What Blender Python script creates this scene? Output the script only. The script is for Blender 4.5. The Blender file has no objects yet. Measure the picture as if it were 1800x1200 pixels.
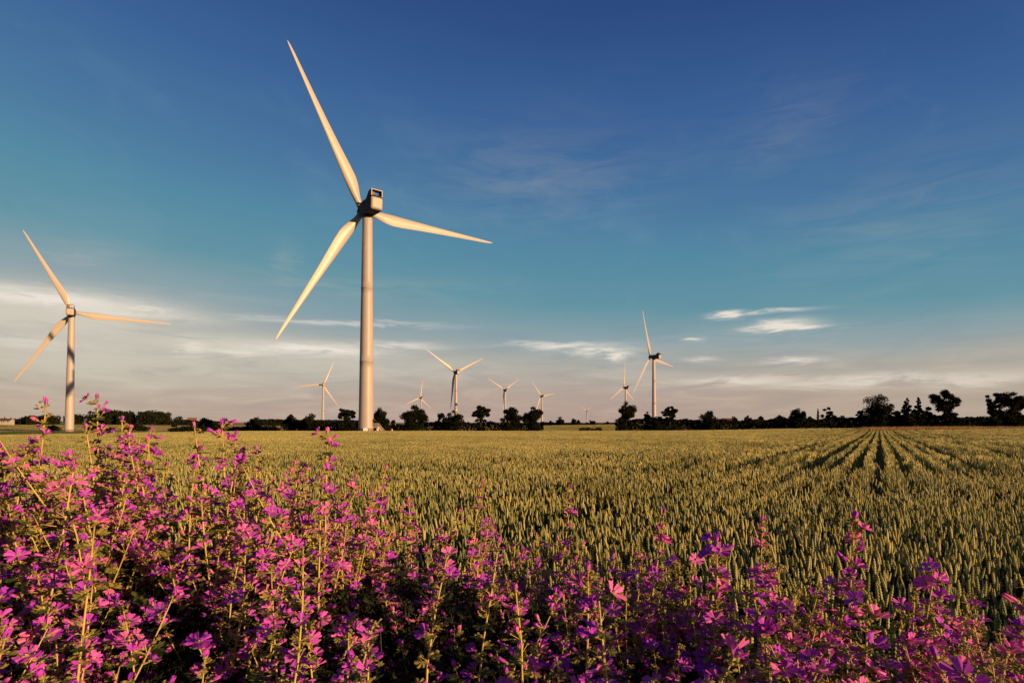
import bpy, math, random
import numpy as np
from mathutils import Vector, Matrix, Euler
C = bpy.context.scene.collection
R = math.radians
# ------------------------------------------------------------------ camera, sky, sun
CAMZ = 1.75
cam = bpy.data.objects.new('camera', bpy.data.cameras.new('camera')); C.objects.link(cam)
cam.location = (0, 0, CAMZ); cam.rotation_euler = (R(91.5), 0, 0)
cam.data.sensor_width = 36; cam.data.lens = 20.0; cam.data.shift_y = 0.0643
cam.data.clip_start = 0.05; cam.data.clip_end = 30000
sc = bpy.context.scene; sc.camera = cam
sc.view_settings.view_transform = 'Standard'; sc.view_settings.look = 'None'
sc.view_settings.exposure = 0.3; sc.view_settings.gamma = 1
SUN_AZ = 127.0      # compass-like, degrees clockwise from +Y (camera forward)
SUN_EL = 8.5
sd = bpy.data.lights.new('sun', 'SUN'); sun = bpy.data.objects.new('sun', sd); C.objects.link(sun)
sd.energy = 5.0; sd.angle = R(0.5); sd.color = (1.0, 0.60, 0.29)
sdir = Vector((math.sin(R(SUN_AZ))*math.cos(R(SUN_EL)), math.cos(R(SUN_AZ))*math.cos(R(SUN_EL)), math.sin(R(SUN_EL))))
sun.rotation_euler = sdir.to_track_quat('Z', 'Y').to_euler()

def lin(c):
    o = []
    for v in c[:3]:
        v /= 255.0
        o.append(v/12.92 if v <= .04045 else ((v+.055)/1.055)**2.4)
    return (*o, 1)

class NT:
    """small helper to write node maths"""
    def __init__(s, nt): s.nt = nt
    def n(s, t, **k):
        x = s.nt.nodes.new(t)
        for a, b in k.items(): setattr(x, a, b)
        return x
    def put(s, sock, v):
        if isinstance(v, bpy.types.NodeSocket): s.nt.links.new(v, sock)
        else: sock.default_value = v
    def m(s, op, a, b=0.0, c=0.0, clamp=False):
        x = s.n('ShaderNodeMath', operation=op, use_clamp=clamp)
        s.put(x.inputs[0], a); s.put(x.inputs[1], b)
        if op in ('MULTIPLY_ADD', 'COMPARE', 'SMOOTH_MIN', 'WRAP'): s.put(x.inputs[2], c)
        return x.outputs[0]
    def ramp(s, f, stops, interp='LINEAR'):
        x = s.n('ShaderNodeValToRGB'); cr = x.color_ramp; cr.interpolation = interp
        while len(cr.elements) < len(stops): cr.elements.new(0.5)
        for e, (p, c) in zip(cr.elements, stops): e.position = p; e.color = c if len(c) == 4 else (*c, 1)
        s.put(x.inputs[0], f); return x.outputs[0]
    def mix(s, f, a, b, mode='MIX'):
        x = s.n('ShaderNodeMix', data_type='RGBA', blend_type=mode)
        s.put(x.inputs[0], f); s.put(x.inputs[6], a); s.put(x.inputs[7], b); return x.outputs[2]
    def noise(s, vec, scale, detail=4, rough=.55, dist=0.0):
        x = s.n('ShaderNodeTexNoise'); s.put(x.inputs['Vector'], vec)
        x.inputs['Scale'].default_value = scale; x.inputs['Detail'].default_value = detail
        x.inputs['Roughness'].default_value = rough; x.inputs['Distortion'].default_value = dist
        return x.outputs[0]
    def comb(s, x, y, z=0.0):
        c = s.n('ShaderNodeCombineXYZ'); s.put(c.inputs[0], x); s.put(c.inputs[1], y); s.put(c.inputs[2], z); return c.outputs[0]
    def sstep(s, v, a, b):
        x = s.n('ShaderNodeMapRange', interpolation_type='SMOOTHSTEP'); s.put(x.inputs[0], v)
        x.inputs[1].default_value = a; x.inputs[2].default_value = b; return x.outputs[0]

def azel(px, py):
    az = math.atan((px-900)/1000.0); return az, math.atan((742-py)/1000.0*math.cos(az))

def build_world():
    w = bpy.data.worlds.new('World'); sc.world = w; w.use_nodes = True
    nt = w.node_tree; nt.nodes.clear(); N = NT(nt)
    sky = N.n('ShaderNodeTexSky', sky_type='NISHITA'); sky.sun_disc = False
    sky.sun_elevation = R(SUN_EL); sky.sun_rotation = R(SUN_AZ); sky.air_density = 1.2; sky.dust_density = .6
    tc = N.n('ShaderNodeTexCoord'); sep = N.n('ShaderNodeSeparateXYZ'); nt.links.new(tc.outputs['Generated'], sep.inputs[0])
    X, Y, Z = sep.outputs
    el = N.m('ARCSINE', Z); az = N.m('ARCTAN2', X, Y)
    # soft bank structure: the evening haze stands higher towards the left
    wob = N.noise(N.comb(N.m('MULTIPLY', az, 1.2), N.m('MULTIPLY', el, 4.0)), 1.6, 3)
    lift = N.m('MULTIPLY', N.m('MAXIMUM', N.m('MINIMUM', az, 1.0), -1.0), 0.085)
    lift2 = N.m('MULTIPLY', lift, N.sstep(el, 0.02, 0.25))
    e2 = N.m('ADD', el, N.m('ADD', lift2, N.m('MULTIPLY', N.m('SUBTRACT', wob, 0.5), 0.05)))
    t = N.m('DIVIDE', e2, 1.5708, clamp=True)
    def st(px, c): return (math.atan(px/1000.0)/1.5708, lin(c))
    col = N.ramp(t, [st(0, (184, 158, 146)), st(45, (182, 163, 153)), st(95, (174, 170, 163)), st(150, (140, 162, 170)),
                     st(215, (98, 148, 164)), st(300, (84, 138, 164)), st(400, (72, 118, 160)), st(540, (58, 98, 151)),
                     st(740, (42, 75, 132)), st(1400, (28, 46, 96)), (1.0, lin((22, 38, 85)))])
    # warmer at both sides low down
    side = N.m('MULTIPLY', N.sstep(N.m('ABSOLUTE', N.m('ADD', az, 0.02)), 0.15, 0.75), N.m('SUBTRACT', 1.0, N.sstep(el, 0.0, 0.16)))
    col = N.mix(N.m('MULTIPLY', side, .55), col, lin((186, 172, 150)))
    # clouds
    v = N.comb(N.m('MULTIPLY', az, 3.0), N.m('MULTIPLY', el, 17.0), 0.0)
    n1 = N.noise(v, 2.3, 7, .6, .9); n2 = N.noise(N.comb(N.m('MULTIPLY', az, 9.0), N.m('MULTIPLY', el, 60.0), 3.0), 2.0, 6, .62, 1.2)
    n3 = N.noise(N.comb(N.m('MULTIPLY', az, 5.0), N.m('MULTIPLY', N.m('ADD', el, N.m('MULTIPLY', az, .15)), 9.0), 7.0), 1.5, 5, .6, .6)
    warp = N.m('MULTIPLY', N.m('SUBTRACT', n1, .5), 0.030)
    elw = N.m('ADD', el, warp); azw = N.m('ADD', az, N.m('MULTIPLY', N.m('SUBTRACT', n2, .5), 0.07))
    def blobs(lst):
        acc = None
        for px, py, hw, hh, s in lst:
            a0, e0 = azel(px, py); a1, _ = azel(px+hw, py); b1, _ = azel(px-hw, py); wa = abs(a1-b1)/2; we = hh/1000.0
            da = N.m('DIVIDE', N.m('SUBTRACT', azw, a0), wa); de = N.m('DIVIDE', N.m('SUBTRACT', elw, e0), we)
            q = N.m('ADD', N.m('MULTIPLY', da, da), N.m('MULTIPLY', de, de))
            g = N.m('MULTIPLY', N.m('POWER', 2.7183, N.m('MULTIPLY', q, -1.0)), s)
            acc = g if acc is None else N.m('MAXIMUM', acc, g)
        return acc
    b = blobs([(1375, 573, 50, 9, 1.5), (1420, 575, 40, 4, 1.1), (1285, 552, 26, 5, 1.2), (1365, 546, 60, 3.5, .75), (1222, 596, 16, 3.5, .9), (1402, 634, 46, 5, .8), (1232, 632, 26, 4, .6),
               (985, 607, 90, 5, .9), (1050, 616, 60, 7, 1.0), (1093, 625, 24, 7, 1.1), (560, 614, 120, 10, 1.1), (340, 612, 26, 14, .7), (20, 600, 160, 8, .5), (420, 618, 90, 6, .7),
               (700, 606, 70, 6, .75), (80, 522, 190, 12, 1.0), (200, 545, 150, 10, .7), (250, 540, 60, 4, .8), (600, 566, 160, 3.5, .55), (1300, 668, 120, 7, .7), (1560, 667, 260, 9, .65),
               (1740, 668, 120, 9, .7)])
    bright = N.m('MULTIPLY', b, N.sstep(N.m('ADD', N.m('MULTIPLY', n2, .6), N.m('MULTIPLY', n1, .4)), .30, .55))
    veil = blobs([(60, 548, 330, 34, 1.05), (150, 600, 330, 40, .75), (400, 640, 300, 30, .6), (420, 600, 300, 24, .6), (900, 650, 500, 22, .35), (140, 440, 90, 16, .30), (500, 470, 26, 36, .30), (260, 508, 260, 5, .35),
                  (950, 310, 200, 70, .16), (1400, 220, 110, 60, .12), (1600, 400, 260, 90, .14), (1300, 590, 260, 26, .18), (640, 500, 220, 18, .2)])
    veil = N.m('MULTIPLY', veil, N.sstep(n1, .28, .72))
    bank = blobs([(20, 548, 300, 30, 1.0), (120, 560, 260, 34, .9), (360, 606, 230, 22, .75), (560, 640, 260, 24, .5), (200, 640, 400, 34, .55)])
    bank = N.m('MULTIPLY', bank, N.sstep(N.m('ADD', N.m('MULTIPLY', n1, .7), N.m('MULTIPLY', n2, .3)), .16, .48))
    wisps = N.m('MULTIPLY', N.m('MULTIPLY', N.sstep(n3, .50, .85), .14), N.m('SUBTRACT', 1.0, N.sstep(el, .35, .6)))
    col = N.mix(N.m('MINIMUM', wisps, .5), col, lin((150, 172, 190)))
    low = N.m('SUBTRACT', 1.0, N.sstep(el, .04, .16))
    streak = N.m('MULTIPLY', N.m('MULTIPLY', N.sstep(n1, .46, .75), .40), low)
    col = N.mix(streak, col, lin((216, 200, 180)))
    gray = N.m('MULTIPLY', N.m('MULTIPLY', N.sstep(n1, .52, .30), .18), N.m('SUBTRACT', 1.0, N.sstep(el, .08, .24)))
    col = N.mix(gray, col, lin((128, 134, 142)))
    col = N.mix(N.m('MINIMUM', veil, .9), col, lin((196, 190, 178)))
    col = N.mix(N.m('MINIMUM', bank, .85), col, lin((214, 206, 190)))
    col = N.mix(N.m('MINIMUM', bright, .95), col, lin((240, 230, 216)))
    # glow around the low sun, behind the photographer
    dot = N.m('ADD', N.m('ADD', N.m('MULTIPLY', X, sdir.x), N.m('MULTIPLY', Y, sdir.y)), N.m('MULTIPLY', Z, sdir.z))
    glow = N.m('POWER', N.m('MAXIMUM', dot, 0.0), 5.0)
    back = N.sstep(Y, .30, -.25)
    col = N.mix(N.m('MULTIPLY', back, .80), col, lin((30, 44, 78)))  # unseen sky behind the camera, darkened to deepen shade on surfaces facing it
    col = N.mix(N.m('MULTIPLY', glow, .35), col, (.60, .36, .18, 1))
    col = N.mix(N.m('SUBTRACT', 1.0, N.sstep(el, -.03, -.002)), col, (.05, .045, .03, 1))
    bg1 = N.n('ShaderNodeBackground'); nt.links.new(sky.outputs[0], bg1.inputs[0]); bg1.inputs[1].default_value = .05
    bg2 = N.n('ShaderNodeBackground'); nt.links.new(col, bg2.inputs[0]); bg2.inputs[1].default_value = .83
    mx = N.n('ShaderNodeMixShader'); mx.inputs[0].default_value = .92
    nt.links.new(bg1.outputs[0], mx.inputs[1]); nt.links.new(bg2.outputs[0], mx.inputs[2])
    out = N.n('ShaderNodeOutputWorld'); nt.links.new(mx.outputs[0], out.inputs[0])
    w.cycles.sampling_method = 'MANUAL'; w.cycles.sample_map_resolution = 512
build_world()

# ------------------------------------------------------------------ helpers
def material(name, col, rough=.7, var=.0, scale=5.0, spec=.3, transl=0.0, col2=None, bump=0.0):
    m = bpy.data.materials.new(name); m.use_nodes = True; nt = m.node_tree; N = NT(nt)
    b = nt.nodes['Principled BSDF']; b.inputs['Roughness'].default_value = rough
    b.inputs['Specular IOR Level'].default_value = spec
    c = (*col, 1)
    if var or col2:
        tc = N.n('ShaderNodeTexCoord'); f = N.noise(tc.outputs['Object'], scale, 5, .6)
        lo = tuple(v*(1-var) for v in col); hi = tuple(v*(1+var) for v in (col2 or col))
        cc = N.ramp(f, [(.32, lo), (.68, hi)]); nt.links.new(cc, b.inputs['Base Color']); c = cc
    else: b.inputs['Base Color'].default_value = c
    if bump:
        tc = N.n('ShaderNodeTexCoord'); f = N.noise(tc.outputs['Object'], scale*4, 4, .6)
        bp = N.n('ShaderNodeBump'); bp.inputs['Strength'].default_value = bump; nt.links.new(f, bp.inputs['Height']); nt.links.new(bp.outputs[0], b.inputs['Normal'])
    if transl:
        tr = N.n('ShaderNodeBsdfTranslucent'); N.put(tr.inputs[0], c)
        mx = N.n('ShaderNodeMixShader'); mx.inputs[0].default_value = transl
        nt.links.new(b.outputs[0], mx.inputs[1]); nt.links.new(tr.outputs[0], mx.inputs[2])
        nt.links.new(mx.outputs[0], nt.nodes['Material Output'].inputs[0])
    return m

class MB:
    def __init__(s): s.v = []; s.f = []; s.mi = []; s.uv = {}
    def add(s, vs, fs, mi=0):
        o = len(s.v); s.v += [tuple(p) for p in vs]; s.f += [tuple(i+o for i in f) for f in fs]; s.mi += [mi]*len(fs); return o
    def tube(s, pts, rad, n=6, mi=0, cap=True):
        pts = [Vector(p) for p in pts]; vs = []
        for i, p in enumerate(pts):
            d = (pts[min(i+1, len(pts)-1)]-pts[max(i-1, 0)]).normalized()
            a = d.cross(Vector((0, 0, 1)) if abs(d.z) < .95 else Vector((1, 0, 0))).normalized(); b = d.cross(a)
            r = rad[i] if isinstance(rad, (list, tuple)) else rad
            for k in range(n):
                q = 2*math.pi*k/n; vs.append(p+a*(r*math.cos(q))+b*(r*math.sin(q)))
        fs = [(i*n+k, i*n+(k+1) % n, (i+1)*n+(k+1) % n, (i+1)*n+k) for i in range(len(pts)-1) for k in range(n)]
        if cap: fs += [tuple(range(n))[::-1], tuple((len(pts)-1)*n+k for k in range(n))]
        s.add(vs, fs, mi)
    def box(s, c, d, mi=0, rot=None):
        vs = [Vector((x*d[0]/2, y*d[1]/2, z*d[2]/2)) for x in (-1, 1) for y in (-1, 1) for z in (-1, 1)]
        if rot: vs = [rot @ v for v in vs]
        s.add([v+Vector(c) for v in vs], [(0, 1, 3, 2), (4, 6, 7, 5), (0, 4, 5, 1), (2, 3, 7, 6), (0, 2, 6, 4), (1, 5, 7, 3)], mi)
    def mesh(s, name, mats, smooth=False):
        me = bpy.data.meshes.new(name); me.from_pydata(s.v, [], s.f)
        for m in (mats if isinstance(mats, (list, tuple)) else [mats]): me.materials.append(m)
        if len(me.polygons): me.polygons.foreach_set('material_index', s.mi)
        if smooth: me.polygons.foreach_set('use_smooth', [True]*len(me.polygons))
        me.update(); return me
    def build(s, name, mats, parent=None, smooth=False): return link(name, s.mesh(name, mats, smooth), parent)

def link(name, me, parent=None):
    o = bpy.data.objects.new(name, me); C.objects.link(o)
    if parent: o.parent = parent
    return o
def tag(o, label, cat, group=None, kind=None):
    if label and len(label.split()) > 16: print('LONG', len(label.split()), label)
    if label: o['label'] = label
    if cat: o['category'] = cat
    if group: o['group'] = group
    if kind: o['kind'] = kind
    return o
def empty(name, loc=(0, 0, 0), rz=0): 
    o = bpy.data.objects.new(name, None); C.objects.link(o); o.location = loc; o.rotation_euler = (0, 0, rz); o.empty_display_size = .2; return o
def np_mesh(name, V, F, mats, mi=None):
    """V (n,3), F (m,k) numpy -> mesh, fast"""
    me = bpy.data.meshes.new(name); m, k = F.shape
    me.vertices.add(len(V)); me.vertices.foreach_set('co', V.astype(np.float32).ravel())
    me.loops.add(m*k); me.loops.foreach_set('vertex_index', F.astype(np.int32).ravel())
    me.polygons.add(m); me.polygons.foreach_set('loop_start', np.arange(0, m*k, k, dtype=np.int32))
    for x in (mats if isinstance(mats, (list, tuple)) else [mats]): me.materials.append(x)
    if mi is not None: me.polygons.foreach_set('material_index', mi.astype(np.int32))
    me.update(calc_edges=True); me.validate(); return me
def pt(px, py, D): return Vector(((px-900)/1000.0*D, D, CAMZ+(742-py)/1000.0*D))

# ------------------------------------------------------------------ terrain
def ss(a, b, x):
    t = np.clip((np.asarray(x, float)-a)/(b-a), 0, 1); return t*t*(3-2*t)
def gz(x, y):
    x = np.asarray(x, float); y = np.asarray(y, float)
    yy = np.clip(y, 0, 165)/160.0
    z = yy*(-1.36 + .96*ss(20, 120, x))
    r = np.hypot(x, y)
    z = z - 2.0*ss(170, 300, y)*(1-.9*ss(-60, 60, x)) 
    left = ss(.10, -.55, x/np.maximum(y, 1.0)-(-.25))
    z = z + left*(5.2*ss(380, 950, y) + 5*ss(900, 2400, y)) - 1.2*ss(300, 2000, y)*(1-left)
    z = z + 0.30*ss(1.0, -1.6, x)*ss(3.4, 2.0, y)                      # low verge bank under the mallows
    z = z + .03*np.sin(x*.9+1)*np.sin(y*.7)*(r < 60)
    return z
def gzf(x, y): return float(gz(x, y))

def ground_material():
    m = bpy.data.materials.new('farmland'); m.use_nodes = True; nt = m.node_tree; N = NT(nt); b = nt.nodes['Principled BSDF']
    b.inputs['Roughness'].default_value = .95; b.inputs['Specular IOR Level'].default_value = .1
    g = N.n('ShaderNodeNewGeometry'); sp = N.n('ShaderNodeSeparateXYZ'); nt.links.new(g.outputs['Position'], sp.inputs[0]); X, Y, Z = sp.outputs
    P = g.outputs['Position']
    w = N.noise(P, .02, 3); wob = N.m('MULTIPLY', N.m('SUBTRACT', w, .5), 14.0)
    Yw = N.m('ADD', Y, wob); Xw = N.m('ADD', X, wob)
    fine = N.noise(P, 1.5, 5, .7); fine2 = N.noise(P, 14, 4, .7)
    soil = N.ramp(fine2, [(.3, (.020, .022, .008)), (.7, (.050, .045, .018))])
    # patchwork of far fields
    vo = N.n('ShaderNodeTexVoronoi', feature='F1'); nt.links.new(N.comb(N.m('MULTIPLY', Xw, .0035), N.m('MULTIPLY', Yw, .0060), 0.0), vo.inputs['Vector']); vo.inputs['Scale'].default_value = 1.0
    sc_ = N.n('ShaderNodeSeparateColor'); nt.links.new(vo.outputs['Color'], sc_.inputs[0])
    fields = N.ramp(sc_.outputs[0], [(0, (.72, .50, .21)), (.40, (.66, .44, .18)), (.41, (.20, .22, .07)), (.5, (.18, .20, .06)), (.52, (.74, .54, .25)), (1, (.68, .48, .20))], 'CONSTANT')
    fields = N.mix(N.m('MULTIPLY', fine, .3), fields, (.30, .24, .10, 1))
    far = N.m('GREATER_THAN', Y, 163.0)
    col = N.mix(far, soil, fields)
    def band(v, a, b_): return N.m('MULTIPLY', N.m('GREATER_THAN', v, a), N.m('LESS_THAN', v, b_))
    green = N.m('MULTIPLY', band(Y, 70, 166), N.m('LESS_THAN', X, -70.0))
    col = N.mix(green, col, N.ramp(fine, [(.3, (.035, .060, .018)), (.7, (.07, .095, .03))]))
    stub = N.m('MULTIPLY', band(Y, 170, 206), N.m('LESS_THAN', X, -105.0))
    col = N.mix(stub, col, (.85, .45, .26, 1))
    nt.links.new(col, b.inputs['Base Color']); return m
def build_ground():
    rad = np.concatenate([[0.0], np.geomspace(.4, 12000, 190)]); na = 720
    a = np.arange(na)*2*np.pi/na
    x = np.outer(rad[1:], np.sin(a)); y = np.outer(rad[1:], np.cos(a))
    V = np.concatenate([[[0, 0, gzf(0, 0)]], np.stack([x, y, gz(x, y)], -1).reshape(-1, 3)])
    nr = len(rad)-1; i = np.arange(nr-1)[:, None]*na; k = np.arange(na)[None]; k2 = (k+1) % na
    F = np.stack([i+k+1, i+na+k+1, i+na+k2+1, i+k2+1], -1).reshape(-1, 4)[:, ::-1]
    me = np_mesh('ground', V, F, ground_material())
    cap = MB(); 
    o = link('ground', me); tag(o, None, None, kind='structure'); me.polygons.foreach_set('use_smooth', [True]*len(me.polygons))
build_ground()

def build_hill():
    """low blue hill far beyond the right hedge"""
    mb = MB(); n = 40; base = []; D = 9000
    pr = [(i/n) for i in range(n+1)]
    rows = []
    for j, (dy, hk) in enumerate(((-900, 0), (-300, .8), (0, 1), (700, 0))):
        for q in pr:
            px = 1640+q*230; h = 22+ (math.sin(q*math.pi)**.8)*72*hk*(1+.12*math.sin(q*17))
            rows.append(((px-900)/1000*D, D+dy, CAMZ-40+h if hk else -45))
    fs = [(j*(n+1)+i, j*(n+1)+i+1, (j+1)*(n+1)+i+1, (j+1)*(n+1)+i) for j in range(3) for i in range(n)]
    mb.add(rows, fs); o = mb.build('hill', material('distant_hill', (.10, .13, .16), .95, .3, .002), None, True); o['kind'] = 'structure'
build_hill()

# ------------------------------------------------------------------ wind turbines
M_PAINT = material('white_turbine_paint', (.46, .42, .40), .45, .04, .3, .4)
M_BLADE = material('blade_gelcoat', (.48, .44, .40), .38, .03, .2, .45)
M_NAC = material('nacelle_paint_shaded', (.085, .085, .10), .85, .06, .5, .08)  # pale nacelle paint with the shade of its dark sides put into the colour
M_NACREAR = material('nacelle_paint_sunlit', (.50, .45, .40), .5, .05, .5, .35)  # lit copy of the nacelle paint, for the sun-facing rear
M_DARK = material('dark_louvre', (.02, .02, .022), .7)
M_BRONZE = material('cooler_core', (.32, .14, .05), .6, .2, 4)
M_CONC = material('concrete_ring', (.27, .19, .18), .85, .45, 1.2)
M_STEEL = material('galvanised_steel', (.72, .66, .60), .5, .1, 3)
M_WHITE = material('white_enamel', (.88, .86, .82), .3)
M_ORANGE = material('pale_orange_plastic', (.70, .42, .22), .5)

def tower_mesh():
    mb = MB(); n = 48; H = 61.7; prof = []
    for i in range(31):
        t = i/30; r = 2.08*(1-t)+1.36*t; z = .0+H*t
        if i in (10, 20): prof += [(r, z-.08), (r+.025, z-.07), (r+.025, z+.07), (r, z+.08)]
        else: prof.append((r, z))
    prof = [(2.08, -6)]+prof
    vs = [(r*math.cos(2*math.pi*k/n), r*math.sin(2*math.pi*k/n), z) for r, z in prof for k in range(n)]
    fs = [(i*n+k, i*n+(k+1) % n, (i+1)*n+(k+1) % n, (i+1)*n+k) for i in range(len(prof)-1) for k in range(n)]
    fs.append(tuple((len(prof)-1)*n+k for k in range(n))); mb.add(vs, fs); return mb.mesh('tower', M_PAINT, True)
def ring_mesh():
    mb = MB(); n = 48
    prof = [(2.14, 0), (2.14, 1.30), (2.20, 1.30), (2.20, 1.45), (2.09, 1.45)]
    vs = [(r*math.cos(2*math.pi*k/n), r*math.sin(2*math.pi*k/n), z) for r, z in prof for k in range(n)]
    fs = [(i*n+k, i*n+(k+1) % n, (i+1)*n+(k+1) % n, (i+1)*n+k) for i in range(len(prof)-1) for k in range(n)]
    mb.add(vs, fs)
    for k in range(24):
        q = 2*math.pi*k/24; mb.tube([(2.27*math.cos(q), 2.27*math.sin(q), 0), (2.27*math.cos(q), 2.27*math.sin(q), .3)], .06, 5)
    return mb.mesh('base_ring', M_CONC)
def loft(mb, secs, mi=0, cap=True):
    n = len(secs[0]); vs = [p for s_ in secs for p in s_]
    fs = [(i*n+k, i*n+(k+1) % n, (i+1)*n+(k+1) % n, (i+1)*n+k) for i in range(len(secs)-1) for k in range(n)]
    if cap: fs += [tuple(range(n))[::-1], tuple((len(secs)-1)*n+k for k in range(n))]
    mb.add(vs, fs, mi)
def rrect(w, zb, zt, r, y, n=5):
    pts = []
    for cx, cz, a0 in ((w/2-r, zt-r, 0), (-w/2+r, zt-r, 90), (-w/2+r, zb+r, 180), (w/2-r, zb+r, 270)):
        for i in range(n):
            q = R(a0+90*i/(n-1)); pts.append((cx+r*math.cos(q), y, cz+r*math.sin(q)))
    return pts
def nacelle_mesh():      # local: +y towards the rotor, z up, origin at the hub height above the tower axis
    mb = MB()
    loft(mb, [rrect(w, zb, zt, r, y) for y, w, zb, zt, r in
              ((-6.30, 3.3, -1.75, 1.55, .55), (-6.0, 3.45, -1.9, 1.75, .5), (-4.0, 3.5, -1.95, 1.8, .35), (-1.0, 3.45, -1.95, 1.8, .35), (1.0, 3.3, -1.85, 1.75, .45), (2.3, 2.9, -1.55, 1.5, .7))])
    # yaw skirt
    n = 24; vs = [(1.55*math.cos(2*math.pi*k/n), 1.55*math.sin(2*math.pi*k/n), z) for z in (-2.6, -1.9) for k in range(n)]
    mb.add(vs, [(k, (k+1) % n, n+(k+1) % n, n+k) for k in range(n)])
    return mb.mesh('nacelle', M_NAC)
def rear_mesh():
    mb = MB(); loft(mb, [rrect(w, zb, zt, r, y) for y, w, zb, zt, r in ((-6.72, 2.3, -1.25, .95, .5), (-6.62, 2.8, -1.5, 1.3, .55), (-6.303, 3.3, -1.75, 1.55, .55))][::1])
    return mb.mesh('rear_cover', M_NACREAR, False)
def hatch_mesh():
    mb = MB(); mb.box((0, -3.6, -1.965), (1.7, 3.2, .05)); mb.box((0, -1.6, -1.97), (2.3, .25, .06))
    for sx in (-1, 1): mb.box((sx*1.757, -3.3, 1.15), (.03, 3.9, .10)); mb.box((sx*1.757, -1.8, .35), (.03, .10, 1.5))
    return mb.mesh('vent_slots', M_DARK)
def cooler_mesh():       # open cooler duct standing on the rear of the roof
    mb = MB(); yb, yf = -6.2, -4.3; zt = 3.6; zb = 1.803; w = 3.2; th = .16
    for sx in (-1, 1):
        x = sx*(w/2-th/2); vs = [(x+s_*th/2, y, z) for s_ in (-1, 1) for y, z in ((yb, zb), (yb, zt), (yf, zt-.1), (yf+1.7, zb))]
        mb.add(vs, [(0, 1, 2, 3), (7, 6, 5, 4), (0, 4, 5, 1), (1, 5, 6, 2), (2, 6, 7, 3), (3, 7, 4, 0)])
    mb.box((0, (yb+yf)/2, zt-.1), (w-2*th-.004, yf-yb, th)); mb.box((0, (yb+yf)/2, zb+.18), (w-2*th-.004, yf-yb, th))
    for px_ in (-.7, .9): mb.tube([(px_, -5.6, zt-.03), (px_, -5.6, zt+.6)], .04, 5)
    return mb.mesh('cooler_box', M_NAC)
def core_mesh():
    mb = MB(); mb.box((-.80, -5.0, 2.72), (1.15, .30, 1.20))
    for i in range(5): mb.box((-.80, -5.17, 2.2+i*.24), (1.15, .04, .05))
    return mb.mesh('radiator', M_BRONZE)
def trim_mesh():
    mb = MB(); 
    for sx in (-1, 1): mb.box((sx*1.52, -6.24, 2.73), (.20, .07, 1.80))
    mb.box((0, -6.24, 3.53), (2.83, .07, .20)); return mb.mesh('cooler_frame', M_NACREAR)
def hub_mesh():          # centred on the rotor centre, nose towards +y
    mb = MB(); n = 28; prof = [(0.01, 2.0), (.45, 1.92), (.9, 1.6), (1.25, 1.05), (1.42, .3), (1.42, -.5), (1.25, -1.15), (.9, -1.45)]
    vs = [(r*math.cos(2*math.pi*k/n), y, r*math.sin(2*math.pi*k/n)) for r, y in prof for k in range(n)]
    fs = [(i*n+k, i*n+(k+1) % n, (i+1)*n+(k+1) % n, (i+1)*n+k) for i in range(len(prof)-1) for k in range(n)]
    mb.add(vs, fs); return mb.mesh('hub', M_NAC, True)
def blade_mesh():        # span +z, trailing edge +x, suction side -y (downwind)
    mb = MB(); n = 24; secs = []
    st = [(0.9, 1.75, 1., 12, .5), (2.2, 1.75, 1., 12, .5), (3.4, 1.95, .85, 12, .46), (5.2, 2.55, .58, 12, .40), (7.2, 3.15, .40, 11.5, .34), (9.2, 3.4, .31, 10, .31), (12, 3.2, .26, 8, .30),
          (16, 2.75, .23, 6, .30), (21, 2.25, .21, 4, .30), (27, 1.78, .19, 2.5, .30), (33, 1.36, .18, 1.2, .30), (38, 1.02, .17, .5, .30), (41.5, .78, .16, 0, .30), (43.8, .50, .15, 0, .32), (44.7, .26, .15, 0, .34), (45.0, .06, .15, 0, .4)]
    for z, c, tk, tw, ax in st:
        s_ = []; tw = R(tw); cir = max(0, min(1, (tk-.4)/.6))
        for k in range(n):
            q = 2*math.pi*k/n
            xe = .5+.5*math.cos(q); sy = math.sin(q)
            naca = 5*(.2969*math.sqrt(xe)-.126*xe-.3516*xe**2+.2843*xe**3-.1015*xe**4)   # half thickness for t = 1
            ya = (1 if sy >= 0 else -1)*naca*tk*(1.0 if sy < 0 else .75) if 0 < k < n and k != n//2 else 0
            yc = .5*sy*tk
            y = ya*(1-cir)+yc*cir
            # pre-bend towards the wind near the tip is left out; slight flap bend
            xx = (xe-ax)*c; yy = y*c
            s_.append((xx*math.cos(tw)+yy*math.sin(tw), -xx*math.sin(tw)+yy*math.cos(tw) - .0, z))
        secs.append(s_)
    loft(mb, secs); return mb.mesh('blade', M_BLADE, True)
ME = dict(tower=tower_mesh(), ring=ring_mesh(), nac=nacelle_mesh(), rear=rear_mesh(), slots=hatch_mesh(), cooler=cooler_mesh(), core=core_mesh(), trim=trim_mesh(), hub=hub_mesh(), blade=blade_mesh())
HUBH = 63.8; OVER = 3.6
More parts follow.
